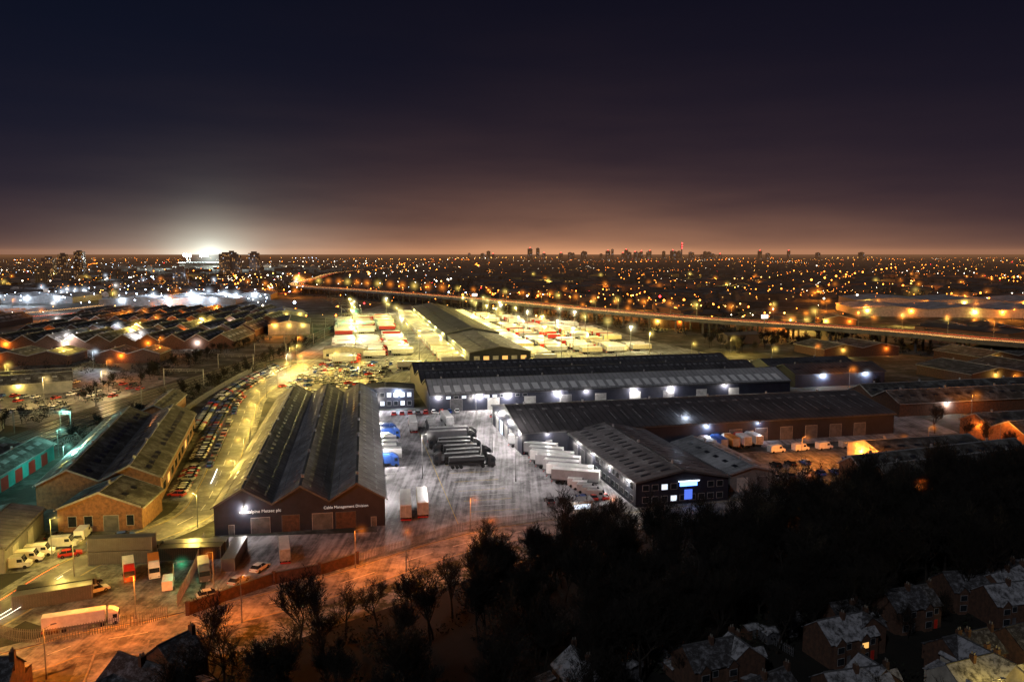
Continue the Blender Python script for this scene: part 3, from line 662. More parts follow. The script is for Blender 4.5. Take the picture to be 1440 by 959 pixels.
CARS = [car_mesh(p) for p in (P_white, P_silver, P_black, P_grey, P_silver, P_blue, P_red, P_white)]
VANS = [van_mesh(p) for p in (P_white, P_white, P_silver)]
TRL = [trailer(P_white, 12.5, P_white), trailer(P_side, 12.5, P_white), trailer(P_cream, 12.5, P_white), trailer(P_red, 12.5, P_white), trailer(P_side, 10, P_white)]
LOR = [artic(P_white, P_white), artic(P_side, P_red), artic(P_grey, P_black), artic(P_blue, P_white)]
RIG = [rigid(P_white, P_white), rigid(P_blue, P_blue), rigid(P_orange, P_white), rigid(P_white, P_red), rigid(P_side, P_grey)]
TANK = tanker()
def car(x, y, a): inst('parked_car', R.choice(CARS), x, y, .06, a + R.uniform(-.05, .05))
def van(x, y, a, s=1): inst('parked_van', R.choice(VANS), x, y, .06, a, s)
a12 = rad(12)
for i in range(6):
    j = R.uniform(-.8, .8)
    if i in (0, 5): inst('box_truck', RIG[1] if i == 0 else RIG[0], -36.5 - i * 1.0, 220 + i * 5.0, .04, a12 + R.uniform(-.04, .04))
    else: inst('box_trailer', TRL[4], -36.5 + j - i * 1.0, 220 + i * 5.0, .04, a12 + R.uniform(-.04, .04))
inst('box_truck', RIG[1], -41, 254, .04, a12); inst('box_truck', RIG[1], -43, 260, .04, a12)
for i in range(6):
    inst('tanker_lorry', TANK, -13 - i * 1.1 + R.uniform(-.9, .9), 219 + i * 4.7, .04, a12 + (math.pi if i % 2 else 0) + R.uniform(-.05, .05))
for i in range(2): inst('articulated_lorry', LOR[2], -20 - i * .6 + R.uniform(-2, 2), 249 + i * 5, .04, a12)
inst('articulated_lorry', LOR[1], -34, 268, .04, rad(100)); inst('articulated_lorry', LOR[2], -27, 262, .04, rad(100)); inst('articulated_lorry', LOR[0], -23, 276, .04, rad(104))
inst('box_trailer', TRL[0], -24.6, 179, .04, rad(98)); inst('box_trailer', TRL[2], -21, 181, .04, rad(98))
for i in range(9):
    inst('box_trailer', TRL[R.choice((0, 1, 0, 4, 0))], 17.0 - i * 1.45 + R.uniform(-.8, .8), 202.5 + i * 4.9, .04, rad(-17) + R.uniform(-.03, .03))
for i in range(5): van(21 - i * 1.0, 190 + i * 2.6, rad(-12))
for i in range(6): car(9 + i * 2.7, 187 + i * .7, rad(102))
for i in range(9): car(-44 + i * 2.9, 292 + i * .6, rad(100))
for i in range(14): car(-6 + i * 6.1, 287 + i * 1.45, a12)
for i in range(8): car(60 + i * 3, 290 + i * .7, rad(100))
for i in range(5): inst('box_truck', RIG[i % 4], 60 + i * 4, 240 + i * 1.4, .04, rad(100))
for i in range(22):
    if R.random() < .75: car(70 + (i % 11) * 4.6, 208 + (i // 11) * 11 + (i % 11) * 1.2, rad(100))
for i in range(4): van(80 + i * 8, 236 + i * 2, rad(20))
for r in range(4):
    for c in range(14):
        if R.random() < .6: car(122 + c * 3.2, 405 + r * 9 + c * .7, rad(100))
for i in range(15, len(S1) - 3):
    d = S1[i + 1] - S1[i]; base = math.atan2(d[1], d[0])
    for h in range(2):
        if R.random() < .92:
            q = S1[i] + N1[i] * -8.0 + d * (.5 * h)
            if q[1] > 190: car(q[0], q[1], base + rad(68))
        q = S1[i] + N1[i] * -13.4 + d * (.5 * h)
        if q[1] > 262 and R.random() < .9: car(q[0], q[1], base + rad(68 + 180))
        q = S1[i] + N1[i] * -3.6 + d * (.5 * h)
        if 215 < q[1] < 330 and h == 0 and R.random() < .6: car(q[0], q[1], base)
for (x, y, a) in ((-91, 162, 1.9), (-86, 160, 0.3), (-82, 163, .4), (-97, 163, 1.6), (-88, 153, .5)): car(x, y, a)
van(-91, 163.5, 1.75)
for i in range(3): van(-95 + i * .4, 147 + i * 3.2, rad(15))
van(-92, 158, .2)
for i in range(110):
    r = i // 14; c = i % 14
    x = -126 + c * 4.6 + r * 1.5; y = 372 - c * 3.6 + r * 9
    if x < -60 and y > 300 and R.random() < .85 and not (-118 < x < -106): car(x, y, rad(60))
for i in range(60):
    car(-104 + R.random() * 50, 395 + (i % 8) * 6.2, rad(10 + 90 * (i % 2)))
for r in range(8):
    for c in range(12):
        if R.random() < .55: car(-228 + c * 5 + r * 1.5, 306 + r * 9 - c * 1.2, rad(80))
inst('box_truck', RIG[3], -71.5, 143, .04, rad(-62), .8); inst('box_truck', RIG[2], -67.5, 144.5, .04, rad(-64), .8); inst('articulated_lorry', LOR[0], -69.5, 122.3, .06, rad(22), .72)
inst('box_trailer', TRL[4], -45, 152, .04, rad(108), .8); inst('box_truck', RIG[4], -57.5, 143, .04, rad(-66), .8)
for q in ((-50, 140, 1.2), (-48, 146, 1.3), (-53, 134, .6), (-84, 135, .9), (-74, 136, .8), (-77, 139, .9)): car(*q)
van(-62, 138, 1.9, .9)
d = Vector((-.2045, .979)); nn = Vector((.979, .2045)); o0 = Vector((-23, 428))
def rear(s, off, a, me, nm='box_trailer'):
    q = o0 + d * s + nn * off; inst(nm, me, q[0], q[1], .04, a + R.uniform(-.03, .03))
for s in range(4, 366, 4):
    if R.random() < .8: rear(s, -8.5 + R.uniform(-.6, 0), rad(11.8), R.choice(TRL[:3]))
    if R.random() < .75: rear(s, 43.5, rad(191.8), R.choice(TRL[:3]))
for row, off in enumerate((-34, -50, -66)):
    for s in range(-10, 330, 4):
        if R.random() < (.75 if ((s + row * 13) // 40) % 4 else .12):
            me = R.choice(TRL[:4] + LOR[:2]); rear(s, off + R.uniform(-1.5, 1.5), rad(11.8), me, 'articulated_lorry' if me in LOR else 'box_trailer')
for row, off in enumerate((60, 78, 96, 114)):
    for s in range(20 + row * 6, 330 - row * 38, 4):
        if R.random() < (.8 if ((s + row * 17) // 36) % 3 else .15): rear(s, off + R.uniform(-1.5, 1.5), rad(11.8), R.choice(TRL[:4]))

e = empty('yard_markings'); mb = MB()
def line(x0, y0, x1, y1, w, m):
    dd = Vector((x1 - x0, y1 - y0)).normalized(); p = Vector((-dd[1], dd[0])) * w / 2
    mb.face([(x0 - p[0], y0 - p[1], .045), (x1 - p[0], y1 - p[1], .045), (x1 + p[0], y1 + p[1], .045), (x0 + p[0], y0 + p[1], .045)], m)
for i in range(22):
    x, y = -9 - i * .9, 176 + i * 4.1; line(x, y, x + 11.7, y + 2.5, .18, M_yel if i % 2 else M_white)
for i in range(10):
    x, y = 10.5 - i * 1.45, 202 + i * 4.9; line(x, y + 2, x + 12, y - 1.7, .15, M_white)
for i in range(12):
    x, y = -29 - i * .9, 214 + i * 5; line(x, y, x - 11, y - 2.4, .15, M_white)
line(-12, 172, -34, 276, .13, M_yel)
mb.obj('lines', e)

# ------------------------------------------------------------------ walls, fences, containers, gatehouse
def fence(pts, h=2.2, m=M_post, name='palisade_fence'):
    mb = MB(); S = spline(V3(pts), .35)
    for i, p in enumerate(S): 
        mb.box(p[0] - .05, p[1] - .02, .05, p[0] + .05, p[1] + .02, h, m)
    for i in range(0, len(S) - 7, 7):
        for z in (.5, h - .4): mb.tube((S[i][0], S[i][1], z), (S[i + 7][0], S[i + 7][1], z), .04, .04, 4, m)
    mb.obj(name)
def wall(pts, h, m, name='boundary_wall'):
    S = [Vector(p) for p in V3(pts)]; Nn = normals(S); mb = MB(); strip(mb, S, Nn, -.15, .15, h, m, h); strip(mb, S, Nn, -.2, .2, h + .1, M_trimd, .095)
    for p in S: mb.box(p[0] - .3, p[1] - .3, 0, p[0] + .3, p[1] + .3, h + .25, m)
    mb.obj(name)
wall([(-54, 127), (-50.6, 131), (-43.4, 139.5), (-36, 143.5), (-30, 149)], 2.2, M_brickd)
fence([(-86, 122), (-74, 117.5), (-62, 122.5), (-57, 126)])
fence([(-30, 149), (-20, 158), (-10, 167), (8, 174), (28, 181)])
fence([(-57, 130), (-60, 145), (-64, 160)], 2.4)
fence([(-116, 270), (-124, 300), (-130, 360), (-132, 400)], 2.4)
def container(x, y, rz, m, z=0):
    mb = MB(); mb.box(-6, -1.2, .1, 6, 1.2, 2.6, m)
    for i in range(30):
        for s in (-1, 1): mb.box(-5.8 + i * .4, s * 1.22 - .02, .2, -5.6 + i * .4, s * 1.22 + .02, 2.5, m)
    for s in (-1, 1):
        for t in (-5.95, 5.95): mb.box(t - .08, s * 1.2 - .08, 0, t + .08, s * 1.2 + .08, 2.65, M_post)
    mb.box(5.99, -1.1, .2, 6.05, -.02, 2.5, m); mb.box(5.99, .02, .2, 6.05, 1.1, 2.5, m)
    for q in (-.8, -.3, .3, .8): mb.tube((6.08, q, .2), (6.08, q, 2.5), .03, .03, 5, M_post)
    mb.obj('shipping_container', None, (x, y, z), rz)
for i, (x, y, a, m, z) in enumerate(((-76, 150, .1, P_grey, 0), (-63.5, 152, .1, P_black, 0), (-76, 153, .1, P_black, 0), (-63.5, 154.8, .1, P_grey, 0), (-80, 134.5, .45, P_black, 0), (-79.2, 131.8, .45, P_grey, 0), (-76, 150, .1, P_grey, 2.66), (-54.5, 151, 1.7, P_grey, 0))): container(x, y, a, m, z + .03)
e = empty('gatehouse', (16, 181, 0), rad(12)); mb = MB(); mb.box(-2.5, -1.5, 0, 2.5, 1.5, 2.7, M_render); mb.obj('walls', e)
mb = MB(); mb.box(-2.9, -1.9, 2.7, 2.9, 1.9, 2.95, M_trim); mb.obj('roof', e)
mb = MB(); mb.box(-2, -1.56, 1, 2, -1.503, 2.1, E_coolwin); mb.box(2.503, -1, 1, 2.56, 1, 2.1, E_coolwin); mb.box(-2.56, -.5, 0, -2.503, .5, 2.1, M_door); mb.obj('openings', e)
wall_light(14, 178.6, 2.9, 0, -1, WHT, 350, .2)
for (x, y) in ((178, 560), (-40, 850)):
    e = empty('illuminated_billboard', (x, y, 0), rad(20)); mb = MB(); mb.box(-.3, -.2, 0, .3, .2, 14, M_post); mb.obj('post', e)
    mb = MB(); mb.box(-3, -.3, 14, 3, .3, 17, M_trim); mb.box(-2.8, -.36, 14.2, 2.8, -.31, 16.8, emat('billboard', (1, .8, .75), 3)); mb.obj('panel', e)

# ------------------------------------------------------------------ near lamps
for i in range(14, len(S1) - 2, 5):
    q = S1[i] + N1[i] * 5.6; lamp(q[0], q[1], 7.5, YEL, R.choice((9000, 12000)), .45, 1.2, math.atan2(-N1[i][1], -N1[i][0]))
for (x, y, p) in ((-91, 152, 6500), (-95, 133, 6000), (-80, 140, 3500), (-100, 118, 5000), (-84, 118, 4500)): lamp(x, y, 8, YEL, p, .3)
lamp(-112, 392, 10, (1, .8, .42), 26000, .9); lamp(-118, 420, 10, YEL, 15000, .6); lamp(-80, 340, 9, YEL, 12000, .5); lamp(-96, 360, 9, YEL, 12000, .5); lamp(-72, 372, 9, YEL, 14000, .5); lamp(-120, 440, 9, YEL, 15000, .6); lamp(-90, 400, 10, YEL, 15000, .6)
for (x, y, p) in ((-62, 125.5, 9000), (-30, 147, 5000), (-9, 167, 3500), (-44, 124, 5000), (-78, 105, 6500), (22, 168, 1200), (72, 185, 900), (-66, 107, 5500), (-20, 145, 4500), (-53, 136, 1500), (-5, 152, 1500), (-90, 108, 5500)): lamp(x, y, 7.5, RORG, p, .32, 1.0, R.random() * 6)
lamp(-60.5, 137, 5, GRN, 700, .3)
lamp(-128, 250, 8, TEAL, 6500, .45); lamp(-122, 212, 8, TEAL, 6500, .4); lamp(-122, 172, 8, TEAL, 6000, .35); lamp(-150, 260, 8, TEAL, 5500, .4); lamp(-135, 232, 8, TEAL, 4500, .35)
lamp(-186, 312, 11, (1, .68, .22), 18000, .95); lamp(-172, 330, 11, (1, .7, .3), 22000, 1.0); lamp(-225, 350, 11, YEL, 12000, .7); lamp(-190, 370, 10, ORG, 12000, .6); lamp(-250, 440, 11, YEL, 15000, .7); lamp(-205, 460, 11, ORG, 15000, .7); lamp(-300, 410, 11, (1, .8, .5), 15000, .7); lamp(-215, 405, 10, COOL, 8000, .5)
lamp(96, 212, 7, ORG, 9000, .45); lamp(112, 226, 7, ORG, 9000, .45); lamp(84, 226, 7, ORG, 7500, .4); lamp(128, 240, 7, ORG, 6000, .4); lamp(150, 240, 8, ORG, 3500, .35); lamp(170, 290, 8, ORG, 5500, .4); lamp(210, 330, 9, ORG, 7000, .45); lamp(235, 290, 9, YEL, 4000, .4); lamp(270, 320, 9, ORG, 6000, .45); lamp(150, 350, 9, ORG, 6000, .45); lamp(140, 425, 9, YEL, 9000, .5); lamp(168, 438, 9, ORG, 9000, .5)
lamp(-12, 262, 12, WHT, 10000, .45, 1.5, 3); lamp(-24, 208, 12, WHT, 7500, .3, 1.5, 0); lamp(1, 205, 12, WHT, 7000, .3); lamp(-6, 236, 12, WHT, 7500, .3)
lamp(54, 250, 9, COOL, 1500, .28)
for s in range(0, 380, 42):
    for off in (-26, -60, 52, 70, 104):
        if off > 90 and s > 240: continue
        q = o0 + d * (s + R.uniform(-8, 8)) + nn * (off + R.uniform(-3, 3)); mast(q[0], q[1], 15, YG if R.random() < .7 else (1, .86, .45), R.choice((18000, 25000, 34000)), .7)
for (x, y) in ((60, 425), (100, 440), (10, 405), (-30, 400)): lamp(x, y, 10, YEL, 10000, .5)
lamp(-128, 640, 14, GRN, 30000, 1.2)
for i in range(110):
    y = 470 + R.random() ** 1.4 * 1500; s = R.choice((-1, 1, 1)); x = s * R.uniform(.24, .72) * y
    if s > 0 and y > 720: x = R.uniform(.02, .72) * y
    c = R.choice((ORG, ORG, ORG, YEL)) if s > 0 else R.choice((ORG, ORG, YEL, COOL, WHT))
    lamp(x, y, 10, c, round(14000 * (1 + y / 600), -3), R.choice((.4, .6, .75)))

# ------------------------------------------------------------------ distant city
mb = MB(); lt = {k: MB() for k in ('o', 'y', 'w', 'b', 'r')}
EL = {'o': emat('far_lamp_orange', (1, .24, .025), 15, False), 'y': emat('far_lamp_yellow', (1, .48, .10), 14, False), 'w': emat('far_lamp_white', (1, .85, .65), 14, False), 'b': emat('far_lamp_cool', (.6, .75, 1), 20, False), 'r': emat('far_lamp_red', (1, .03, .03), 14, False)}
def blocked(x, y):
    for q in SM[::2]:
        if (q[0] - x) ** 2 + (q[1] - y) ** 2 < 38 ** 2: return True
    for q in SR[::2]:
        if (q[0] - x) ** 2 + (q[1] - y) ** 2 < 24 ** 2: return True
    if -620 < x < -170 and 470 < y < 1090: return True
    if 240 < x < 640 and 540 < y < 1000: return True
    if y < 960 and -190 < x < 150: return True
    return False
for i in range(2300):
    y = math.exp(R.uniform(math.log(480), math.log(6500))); x = R.uniform(-.78, .78) * y
    if blocked(x, y) or (y < 500 and x < 320 and x > 0): continue
    big = R.random() < .18; a = R.choice((0.2, 1.77)) + R.uniform(-.25, .25)
    if big: lx, ly, h = R.uniform(30, 70), R.uniform(18, 40), R.uniform(6, 10)
    else: lx, ly, h = R.uniform(14, 45), R.uniform(8, 10), R.uniform(5, 6.5)
    mb.rbox(x, y, 0, lx, ly, h, a, M_farb, M_farr, R.uniform(1.5, 3))
    if R.random() < .3:
        for k in range(R.randint(1, 3)):
            c, q = math.cos(a), math.sin(a); px = R.uniform(-lx / 2, lx / 2)
            u, v = px, -(ly / 2 + .06)
            X, Y = x + u * c - v * q, y + u * q + v * c; z = R.uniform(1.5, 4.5); W2 = .7
            mb.face([(X - W2 * c, Y - W2 * q, z), (X + W2 * c, Y + W2 * q, z), (X + W2 * c, Y + W2 * q, z + 1.2), (X - W2 * c, Y - W2 * q, z + 1.2)], E_warmwin)
mb.obj('distant_city_buildings')
def tower(x, y, w, h, a=.2, pr=.2):
    e = empty('tower_block', (x, y, 0), a); m = MB(); m.box(-w / 2, -w / 2, 0, w / 2, w / 2, h, M_farb); m.box(-w / 4, -w / 4, h, w / 4, w / 4, h + 4, M_farb); m.obj('walls', e)
    m = MB(); n = int(w / 4)
    for f in range(int(h / 3)):
        for c in range(n):
            for sd in (0, 1):
                mm = E_farwin if R.random() < pr else (E_coolwin if R.random() < .03 else M_glass)
                s0 = -w / 2 + (c + .25) * w / n; s1 = s0 + w / n * .5; z = f * 3 + 1
                if sd: m.box(s0, -w / 2 - .1, z, s1, -w / 2 - .003, z + 1.4, mm)
                else: m.box(w / 2 + .003, s0, z, w / 2 + .1, s1, z + 1.4, mm)
    m.obj('windows', e)
for (x, y, w, h) in ((-735, 2050, 26, 58), (-690, 2000, 24, 54), (-670, 2080, 26, 60), (-770, 2200, 24, 62), (-1350, 2500, 26, 64), (-1380, 2460, 22, 56), (-1100, 1900, 24, 48), (-560, 1350, 22, 34), (-880, 1500, 22, 32), (-820, 1480, 22, 28)): tower(x, y, w, h)
for i in range(46):
    y = R.uniform(5600, 7600); u = R.choice((R.gauss(.11, .06), R.gauss(.2, .05), R.uniform(-.1, .45))); w = R.uniform(18, 32); h = R.uniform(44, 80)
    if i < 4: h = R.uniform(84, 100)
    tower(u * y, y, w, h, .2, .1)
    if R.random() < .4: lt['r'].octa(u * y, y, h + 7, 3.0, EL['r'])
e = empty('telecom_tower', (1270, 6000, 0)); m = MB(); m.cyl(0, 0, 0, 128, 6, 12, M_conc, 4); m.cyl(0, 0, 98, 114, 8, 12, M_conc); m.obj('shaft', e)
m = MB(); [m.octa(0, -12, z, 5, EL['r']) for z in (96, 112, 132)]; m.obj('beacons', e)
for i in range(1050):
    y = math.exp(R.uniform(math.log(620), math.log(9000))); x = R.uniform(-.74, .74) * y; a = R.choice((.2, 1.77, 0.9)) + R.uniform(-.3, .3)
    lf = y ** .5
    if noise.noise(Vector((x / lf / 7, y / lf / 11, 3))) < .02 and R.random() < .88: continue
    n = R.randint(2, 10); sp = R.uniform(28, 45) * (1 + y / 4000)
    if x < -.22 * y: k = R.choice('oooyywwb')
    else: k = R.choice('oooooooyyw')
    r0 = R.choice((.22, .28, .35, .45, .7, 1.1))
    for j in range(n):
        X = x + math.cos(a) * sp * j + R.uniform(-3, 3); Y = y + math.sin(a) * sp * j
        if blocked(X, Y) and R.random() < .85: continue
        kk = k if R.random() < .9 else R.choice('yowor')
        lt[kk].octa(X, Y, R.uniform(6, 10), r0 * R.uniform(.6, 1.3) * (1 + Y / 9000), EL[kk])
for i in range(70):
    x = R.uniform(-640, -280); y = R.uniform(820, 1250); lt['b' if R.random() < .6 else 'w'].octa(x, y, 9, R.uniform(.4, .9), EL['b'])
for i in range(14):
    lamp(R.uniform(-620, -330), R.uniform(860, 1120), 12, COOL, 60000, 1.0)
for i in range(12):
    y = 1500 + i * 120; lt['o'].octa(.415 * y + i * 22 - 60, y, 10 , 2.2, EL['o'])
for k, n in (('o', 'distant_street_lights'), ('y', 'distant_street_lights'), ('w', 'distant_street_lights'), ('b', 'distant_street_lights'), ('r', 'distant_beacon_lights')):
    lt[k].obj(n)
e = empty('floodlit_stadium', (-1190, 3160, 0), .3); m = MB()
for (x0, y0, x1, y1) in ((-90, -75, 90, -55), (-90, 55, 90, 75), (-110, -55, -90, 55), (90, -55, 110, 55)): m.box(x0, y0, 0, x1, y1, 22, M_conc); m.box(x0 - 3, y0 - 3, 22, x1 + 3, y1 + 3, 24, M_trim)
m.obj('stands', e); m = MB()
for x in (-80, 80):
    for y in (-50, 50): m.cyl(x, y, 0, 50, 1.5, 6, M_post)
for x in (-80, -20, 80): m.box(x - 14, -52, 46, x + 14, -50, 56, emat('flood_bank', (.9, 1, .95), 90, False))
m.obj('floodlights', e)
for x, y in ((-1290, 3100), (-1180, 3080), (-1080, 3150)):
    l = bpy.data.objects.new('light', light_data((.85, 1, .95), 2.5e6, 5)); COL.objects.link(l); l.parent = e; l.location = (x + 1190, y - 3160, 42)
bloom_halo(e, (0, 0, 50), (.85, 1, .92), 150.0, .7)  # added bloom glow above the floodlit stands

# ------------------------------------------------------------------ trees
def tree_mesh(seed, H=12):
    r = random.Random(seed); mb = MB()
    def br(p, dr, L, rd, lv):
        segs = 3 if lv < 2 else 2; q = Vector(p); dd = Vector(dr)
        for k in range(segs):
            dd = (dd + Vector((r.uniform(-.16, .16), r.uniform(-.16, .16), r.uniform(-.02, .14)))).normalized()
            q2 = q + dd * L / segs; r2 = rd * (1 - .28 * (k + 1) / segs * 1.3)
            mb.tube(q, q2, max(rd * (1 - .3 * k / segs), .012), max(r2, .01), 5 if lv < 1 else 3, M_bark)
            if lv < 4 and (k > 0 or lv > 0):
                for c in range(2):
                    ax = Vector((r.uniform(-1, 1), r.uniform(-1, 1), r.uniform(-.1, .9))).normalized()
                    nd = (dd * .75 + ax * .85).normalized(); br(q2, nd, L * r.uniform(.55, .75), rd * .52, lv + 1)
            if lv >= 3:
                for c in range(3):
                    ax = (dd + Vector((r.uniform(-1, 1), r.uniform(-1, 1), r.uniform(-.4, 1)))).normalized() * r.uniform(.4, 1.1)
                    sd = ax.orthogonal().normalized() * .03
                    mb.face([q2 + sd, q2 - sd, q2 + ax], M_twig)
            q = q2
    br((0, 0, 0), (0, 0, 1), H * .42, H * .018, 0)
    return mb.mesh('tree')
TREES = [tree_mesh(s, h) for s, h in ((1, 11), (2, 12), (3, 13), (4, 12), (5, 12.5))]
def in_wood(x, y):
    P = [(-38, 115), (-46, 90), (70, 90), (170, 112), (240, 160), (240, 224), (130, 201), (96, 186), (52, 167), (19, 157), (0, 144), (-18, 129)]
    c = False; j = len(P) - 1
    for i in range(len(P)):
        if (P[i][1] > y) != (P[j][1] > y) and x < (P[j][0] - P[i][0]) * (y - P[i][1]) / (P[j][1] - P[i][1]) + P[i][0]: c = not c
        j = i
    return c
def housing(x, y): return x > 14 and y < 96 + (x - 14) * .42 + 6
cnt = 0
while cnt < 440:
    x, y = R.uniform(-46, 235), R.uniform(92, 222)
    if not in_wood(x, y) or x > y * .78: continue
    hs = housing(x, y)
    if hs and R.random() < .9: continue
    if any((q[0] - x) ** 2 + (q[1] - y) ** 2 < 42 for q in S2): continue
    if x < -8 and R.random() < .35: continue
    inst('bare_tree', R.choice(TREES), x, y, 0, R.random() * 6.3, R.uniform(.35, .5) if hs else (R.uniform(.85, 1.25) if x > 55 else R.uniform(.6, 1.05))); cnt += 1
for i in range(12):
    k = R.randint(12, len(S2) - 30) if len(S2) > 45 else 15; q = S2[k] + N2[k] * R.uniform(7, 16); inst('bare_tree', R.choice(TREES), q[0], q[1], 0, R.random() * 6.3, R.uniform(.45, .8))
for i in range(80):
    x = R.uniform(-140, -131) if i % 2 else R.uniform(-182, -168); y = R.uniform(240, 520)
    inst('bare_tree', R.choice(TREES), x, y, 0, R.random() * 6.3, R.uniform(.4, .65))
for i in range(60):
    x = R.uniform(125, 250); inst('bare_tree', R.choice(TREES), x, R.uniform(460, 530) + x * .1, 0, R.random() * 6.3, R.uniform(.5, .8))
for i in range(60):
    x = R.uniform(140, 250); y = R.uniform(206, 330)
    if 150 < x < 225 and 225 < y: continue
    inst('bare_tree', R.choice(TREES), x, y, 0, R.random() * 6.3, R.uniform(.6, .9))
def clump(mb, x, y, z, r, h, n, m, s=.35):
    for k in range(n):
        th = R.random() * 6.283; ph = R.random(); rr = r * (R.random() ** .4)
        c = Vector((x + rr * math.cos(th) * math.sin(ph * 3.14), y + rr * math.sin(th) * math.sin(ph * 3.14), z + h * (.5 - .5 * math.cos(ph * 3.14)) * R.uniform(.6, 1)))
        u = Vector((R.uniform(-1, 1), R.uniform(-1, 1), R.uniform(-1, 1))) * s; w = Vector((R.uniform(-1, 1), R.uniform(-1, 1), R.uniform(-1, 1))) * s
        mb.face([c, c + u, c + w], m)
mb = MB(); cnt = 0
while cnt < 520:
    x, y = R.uniform(-46, 200), R.uniform(90, 216)
    if not in_wood(x, y) or x > y * .78 or (housing(x, y) and R.random() < .75): continue
    clump(mb, x, y, 0, R.uniform(1.2, 2.4), R.uniform(1.5, 3.5), 50, M_leaf if R.random() < .4 else M_twig, .4); cnt += 1
for i in range(300):
    x = R.uniform(-142, -131) if i % 2 else R.uniform(-190, -168); y = R.uniform(235, 560)
    clump(mb, x, y, 0, R.uniform(1.5, 3), R.uniform(2, 5), 50, M_leaf if R.random() < .5 else M_twig, .5)
for i in range(120):
    x = R.uniform(-340, -170); y = R.uniform(385, 480); clump(mb, x, y, 0, R.uniform(1.5, 3), R.uniform(2, 5), 40, M_twig, .6)
mb.obj('undergrowth')
mb = MB()
for i in range(1500):
    y = math.exp(R.uniform(math.log(470), math.log(4500))); x = R.uniform(-.78, .78) * y
    if blocked(x, y): continue
    for k in range(R.randint(1, 4)):
        clump(mb, x + R.uniform(-12, 12), y + R.uniform(-12, 12), 0, R.uniform(3, 6), R.uniform(6, 12), 30, M_fart, 1.6)
for i in range(0, len(SM) - 30):
    for k in range(3):
        o = R.uniform(17, 34) * R.choice((-1, 1)); q = SM[i] + NM[i] * o
        if q[1] > 430: clump(mb, q[0], q[1], 0, R.uniform(2.5, 4), R.uniform(5, 8), 34, M_fart, 1.2)
mb.obj('distant_trees')

# ------------------------------------------------------------------ houses
HS = .72
def house(x, y, rz, w=6.2, dpt=8, n=1, roofm=M_slate, lit=.05, wallm=M_brickd, name='semi_detached_house', sc_=HS):
    e = empty(name, (x, y, 0), rz); e.scale = (sc_, sc_, sc_); W = w * n
    m = MB(); m.box(0, 0, 0, W, dpt, 5.4, wallm)
    for xx in (0, W - .25): 
        m.face([(xx, 0, 5.4), (xx, dpt, 5.4), (xx, dpt / 2, 8.3)], wallm); m.face([(xx + .25, 0, 5.4), (xx + .25, dpt, 5.4), (xx + .25, dpt / 2, 8.3)], wallm)
    for i in range(n): m.box(w * i + 3.4, dpt, 0, w * i + w - .1, dpt + 3.6, 3.0 + .2 * (i % 2), wallm)
    for i in range(n):
        bx = w * i + .9; m.box(bx, -.8, 0, bx + 2.2, 0.0, 5.2, wallm)
        m.face([(bx - .1, -.85, 5.2), (bx + 2.3, -.85, 5.2), (bx + 1.1, -.85, 6.5)], wallm)
    m.obj('walls', e)
    r = MB()
    for s in (0, 1):
        y0 = -.4 if s == 0 else dpt + .4; P = [(-.2, y0, 5.15), (W + .2, y0, 5.15), (W + .2, dpt / 2, 8.4), (-.2, dpt / 2, 8.4)]
        r.hexa(P + [(a, b, c + .16) for a, b, c in P], roofm)
    for i in range(n):
        bx = w * i + .9
        for (xa, xb) in ((bx - .3, bx + 1.1), (bx + 2.5, bx + 1.1)):
            P = [(xa, -1.0, 5.15), (xb, -1.0, 6.6), (xb, 1.6, 6.6), (xa, 1.6, 5.15)]; r.hexa(P + [(a, b, c + .12) for a, b, c in P], roofm)
        P = [(w * i + 3.2, dpt + .5, 3.9 + .2 * (i % 2)), (w * i + w + .05, dpt + .5, 3.9 + .2 * (i % 2)), (w * i + w + .05, dpt + 3.9, 3.05 + .2 * (i % 2)), (w * i + 3.2, dpt + 3.9, 3.05 + .2 * (i % 2))]
        r.hexa(P + [(a, b, c + .12) for a, b, c in P], M_slates if i % 2 else roofm)
    r.box(-.2, dpt / 2 - .15, 8.5, W + .2, dpt / 2 + .15, 8.66, M_trimd); r.obj('roof', e)
    c = MB()
    for i in range(n):
        c.box(w * i + w - .5, dpt / 2 - .9, 6.5, w * i + w + .2, dpt / 2 + .1, 9.5, M_brickd)
        for q in (-.7, -.2): c.cyl(w * i + w - .15, dpt / 2 + q, 9.5, 10.0, .13, 6, M_conc)
    c.obj('chimneys', e)
    q = MB()
    for i in range(n):
        for z, hh in ((.9, 1.4), (3.4, 1.2)):
            q.box(w * i + 1.12, -.84, z - .08, w * i + 2.88, -.803, z + hh + .08, M_trim)
            q.box(w * i + 1.2, -.87, z, w * i + 2.8, -.845, z + hh, E_warmwin if R.random() < lit else M_glass)
            q.box(w * i + 1.12, dpt + .003, z - .08, w * i + 2.88, dpt + .03, z + hh + .08, M_trim)
            q.box(w * i + 1.2, dpt + .033, z, w * i + 2.8, dpt + .06, z + hh, E_warmwin if R.random() < lit else M_glass)
        q.box(w * i + 4.1, -.03, 3.3, w * i + 5.4, -.003, 4.7, M_trim); q.box(w * i + 4.2, -.06, 3.4, w * i + 5.3, -.033, 4.6, E_warmwin if R.random() < lit else M_glass)
        q.box(w * i + 4.3, -.08, 0, w * i + 5.2, -.003, 2.05, P_red if i % 2 else M_door)
    q.obj('windows_and_doors', e)
def row(x, y, a, n, gap=3.4, **k):
    for i in range(n):
        if R.random() < .1: continue
        t = (12.4 + gap) * HS * i; o = R.uniform(-1.5, 1.5)
        house(x + math.cos(a) * t - math.sin(a) * o, y + math.sin(a) * t + math.cos(a) * o, a + R.choice((0, 0, 0, 1.57, .2, -.15)), n=2 if R.random() < .8 else 1, roofm=R.choice((M_slate, M_slates)), **k)
